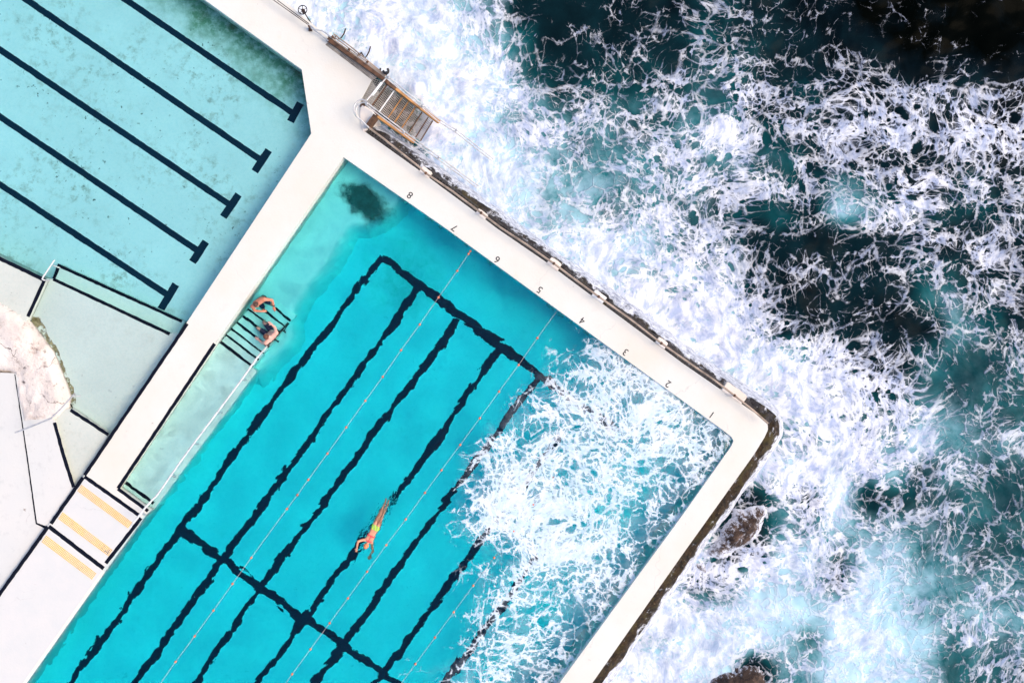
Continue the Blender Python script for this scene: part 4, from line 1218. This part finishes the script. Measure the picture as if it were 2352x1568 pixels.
def bra(c):
    d = (c - P(849.8, 1236, Zs)); t, l = d.dot(axis_), d.dot(lat)
    if abs(l) > .17: return False
    return abs(t + .10) < .022 or (abs(l) < .016 and -.1 < t < .12) or (abs(t - .11 + abs(l) * .35) < .018 and abs(l) < .12)
garment("bikini_top", sw, M['red_strap'], bra, .005)

# standing man bending forward in the water by the steps
bm = bmesh.new()
Ls, Rs = P(580.5, 704, -.10), P(606.5, 687, -.10)
fw = Vector((.55, -.80, 0)).normalized()      # faces down-right
hd = P(588, 698.5, .10) + fw * .02
head(bm, hd, Vector((-.1, .0, 1)) - fw * -.25, fw + Vector((0, 0, -.25)), 1.02)
mid = (Ls + Rs) / 2
nk = mid + Vector((0, 0, .03)) - (Rs - Ls).normalized() * .05
capsule(bm, nk, hd + Vector((0, 0, -.06)), .062, .06)
lat = (Rs - Ls).normalized()
hp = mid - fw * .14 + Vector((0, 0, -.56)) + lat * .03
for k in (-1, 0, 1):
    capsule(bm, mid + lat * k * .10 - fw * .04 + Vector((0, 0, -.08)), mid.lerp(hp, .6) + lat * k * .075, .115, .10)
    capsule(bm, mid.lerp(hp, .6) + lat * k * .075, hp + lat * k * .075, .10, .105)
capsule(bm, Ls, Rs, .085, .085)
le, lh = P(585, 713.5, -.24), P(601, 715, -.29)
re_, rh = P(625, 689, -.22), P(629, 704, -.28)
limb(bm, [Ls, Ls.lerp(le, .5), le], [.072, .062, .05]); limb(bm, [le, le.lerp(lh, .35), lh], [.05, .05, .034]); hand(bm, lh, Vector((.9, .1, -.15)), (0, 0, 1), -1, 1.05)
limb(bm, [Rs, Rs.lerp(re_, .5), re_], [.072, .062, .05]); limb(bm, [re_, re_.lerp(rh, .35), rh], [.05, .05, .034]); hand(bm, rh, Vector((.15, -.9, -.2)), (0, 0, 1), 1, 1.05)
for k in (-1, 1):
    h_ = hp + lat * k * .09; kn = h_ + fw * .30 + Vector((0, 0, -.22)) + lat * k * .05; an = kn - fw * .12 + Vector((0, 0, -.36))
    limb(bm, [h_, h_.lerp(kn, .5), kn], [.095, .08, .06]); limb(bm, [kn, kn.lerp(an, .35), an], [.058, .06, .04])
    capsule(bm, an, an + fw * .17 + Vector((0, 0, -.05)), .042, .03)
m1 = fuse("person", bm, M['skin_tan'])
tag(m1, "brown haired man with a black wrist watch standing chest deep at the steps, bending forward", "person")
garment("hair", m1, M['hair_brown'], lambda c: (c - hd).length < .17 and (c.z - hd.z) > .015 + max(0, (c - hd).dot(fw)) * .9 and abs((c - hd).dot(lat)) < .095, .012)
garment("trunks", m1, M['trunks'], lambda c: -.16 < c.z - hp.z < .08 and (c - hp).length < .34, .008)
garment("watch", m1, M['watch'], lambda c: (c - re_.lerp(rh, .90)).length < .07 and abs((c - re_.lerp(rh, .90)).dot((rh - re_).normalized())) < .022, .009)

# seated man leaning back on the rail, one arm raised
bm = bmesh.new()
Ls, Rs = P(610.5, 787, .0), P(634, 764.5, .0)
fw = Vector((-.70, .66, 0)).normalized()
lat = (Rs - Ls).normalized()
mid = (Ls + Rs) / 2
hd = mid + fw * .10 + Vector((0, 0, .22)) - lat * .03
head(bm, hd, Vector((0, 0, 1)) + fw * .15, fw + lat * .35, 1.02)
capsule(bm, mid + Vector((0, 0, .03)), hd + Vector((0, 0, -.06)), .062, .06)
hp = mid + fw * .24 + Vector((0, 0, -.50))
for k in (-1, 0, 1):
    capsule(bm, mid + lat * k * .10 + fw * .02 + Vector((0, 0, -.08)), mid.lerp(hp, .6) + lat * k * .08, .115, .105)
    capsule(bm, mid.lerp(hp, .6) + lat * k * .08, hp + lat * k * .08, .105, .105)
capsule(bm, Ls, Rs, .085, .085)
re_, rh = P(632, 752.5, -.05), P(625, 745.5, .02)
le, lh = P(602.5, 787.5, -.24), P(594, 780.5, -.30)
limb(bm, [Rs, Rs.lerp(re_, .5), re_], [.07, .06, .048]); limb(bm, [re_, re_.lerp(rh, .35), rh], [.048, .047, .033]); hand(bm, rh, Vector((-.75, .6, .15)), (0, 0, 1), -1, 1.05)
limb(bm, [Ls, Ls.lerp(le, .5), le], [.07, .06, .048]); limb(bm, [le, le.lerp(lh, .35), lh], [.048, .047, .033]); hand(bm, lh, Vector((-.7, .5, -.1)), (0, 0, 1), 1, 1.05)
for k in (-1, 1):
    h_ = hp + lat * k * .09; kn = h_ + fw * .40 + Vector((0, 0, .06)) + lat * k * .05 ; an = kn + fw * .10 + Vector((0, 0, -.40))
    limb(bm, [h_, h_.lerp(kn, .5), kn], [.095, .082, .062]); limb(bm, [kn, kn.lerp(an, .35), an], [.06, .06, .04])
    capsule(bm, an, an + fw * .17 + Vector((0, 0, -.05)), .042, .03)
m2 = fuse("person", bm, M['skin_pale'])
tag(m2, "fair skinned auburn haired man sitting on the pool steps against the rail, one arm raised", "person")
fhd = fw + lat * .35; fhd.normalize()
garment("hair", m2, M['hair_auburn'], lambda c: (c - hd).length < .17 and (c.z - hd.z) > .01 + max(0, (c - hd).dot(fhd)) * .9 and abs((c - hd).dot(Vector((-fhd.y, fhd.x, 0)))) < .095, .012)
garment("trunks", m2, M['trunks'], lambda c: -.14 < c.z - hp.z < .13 and (c - hp - fw * .05).length < .30, .008)
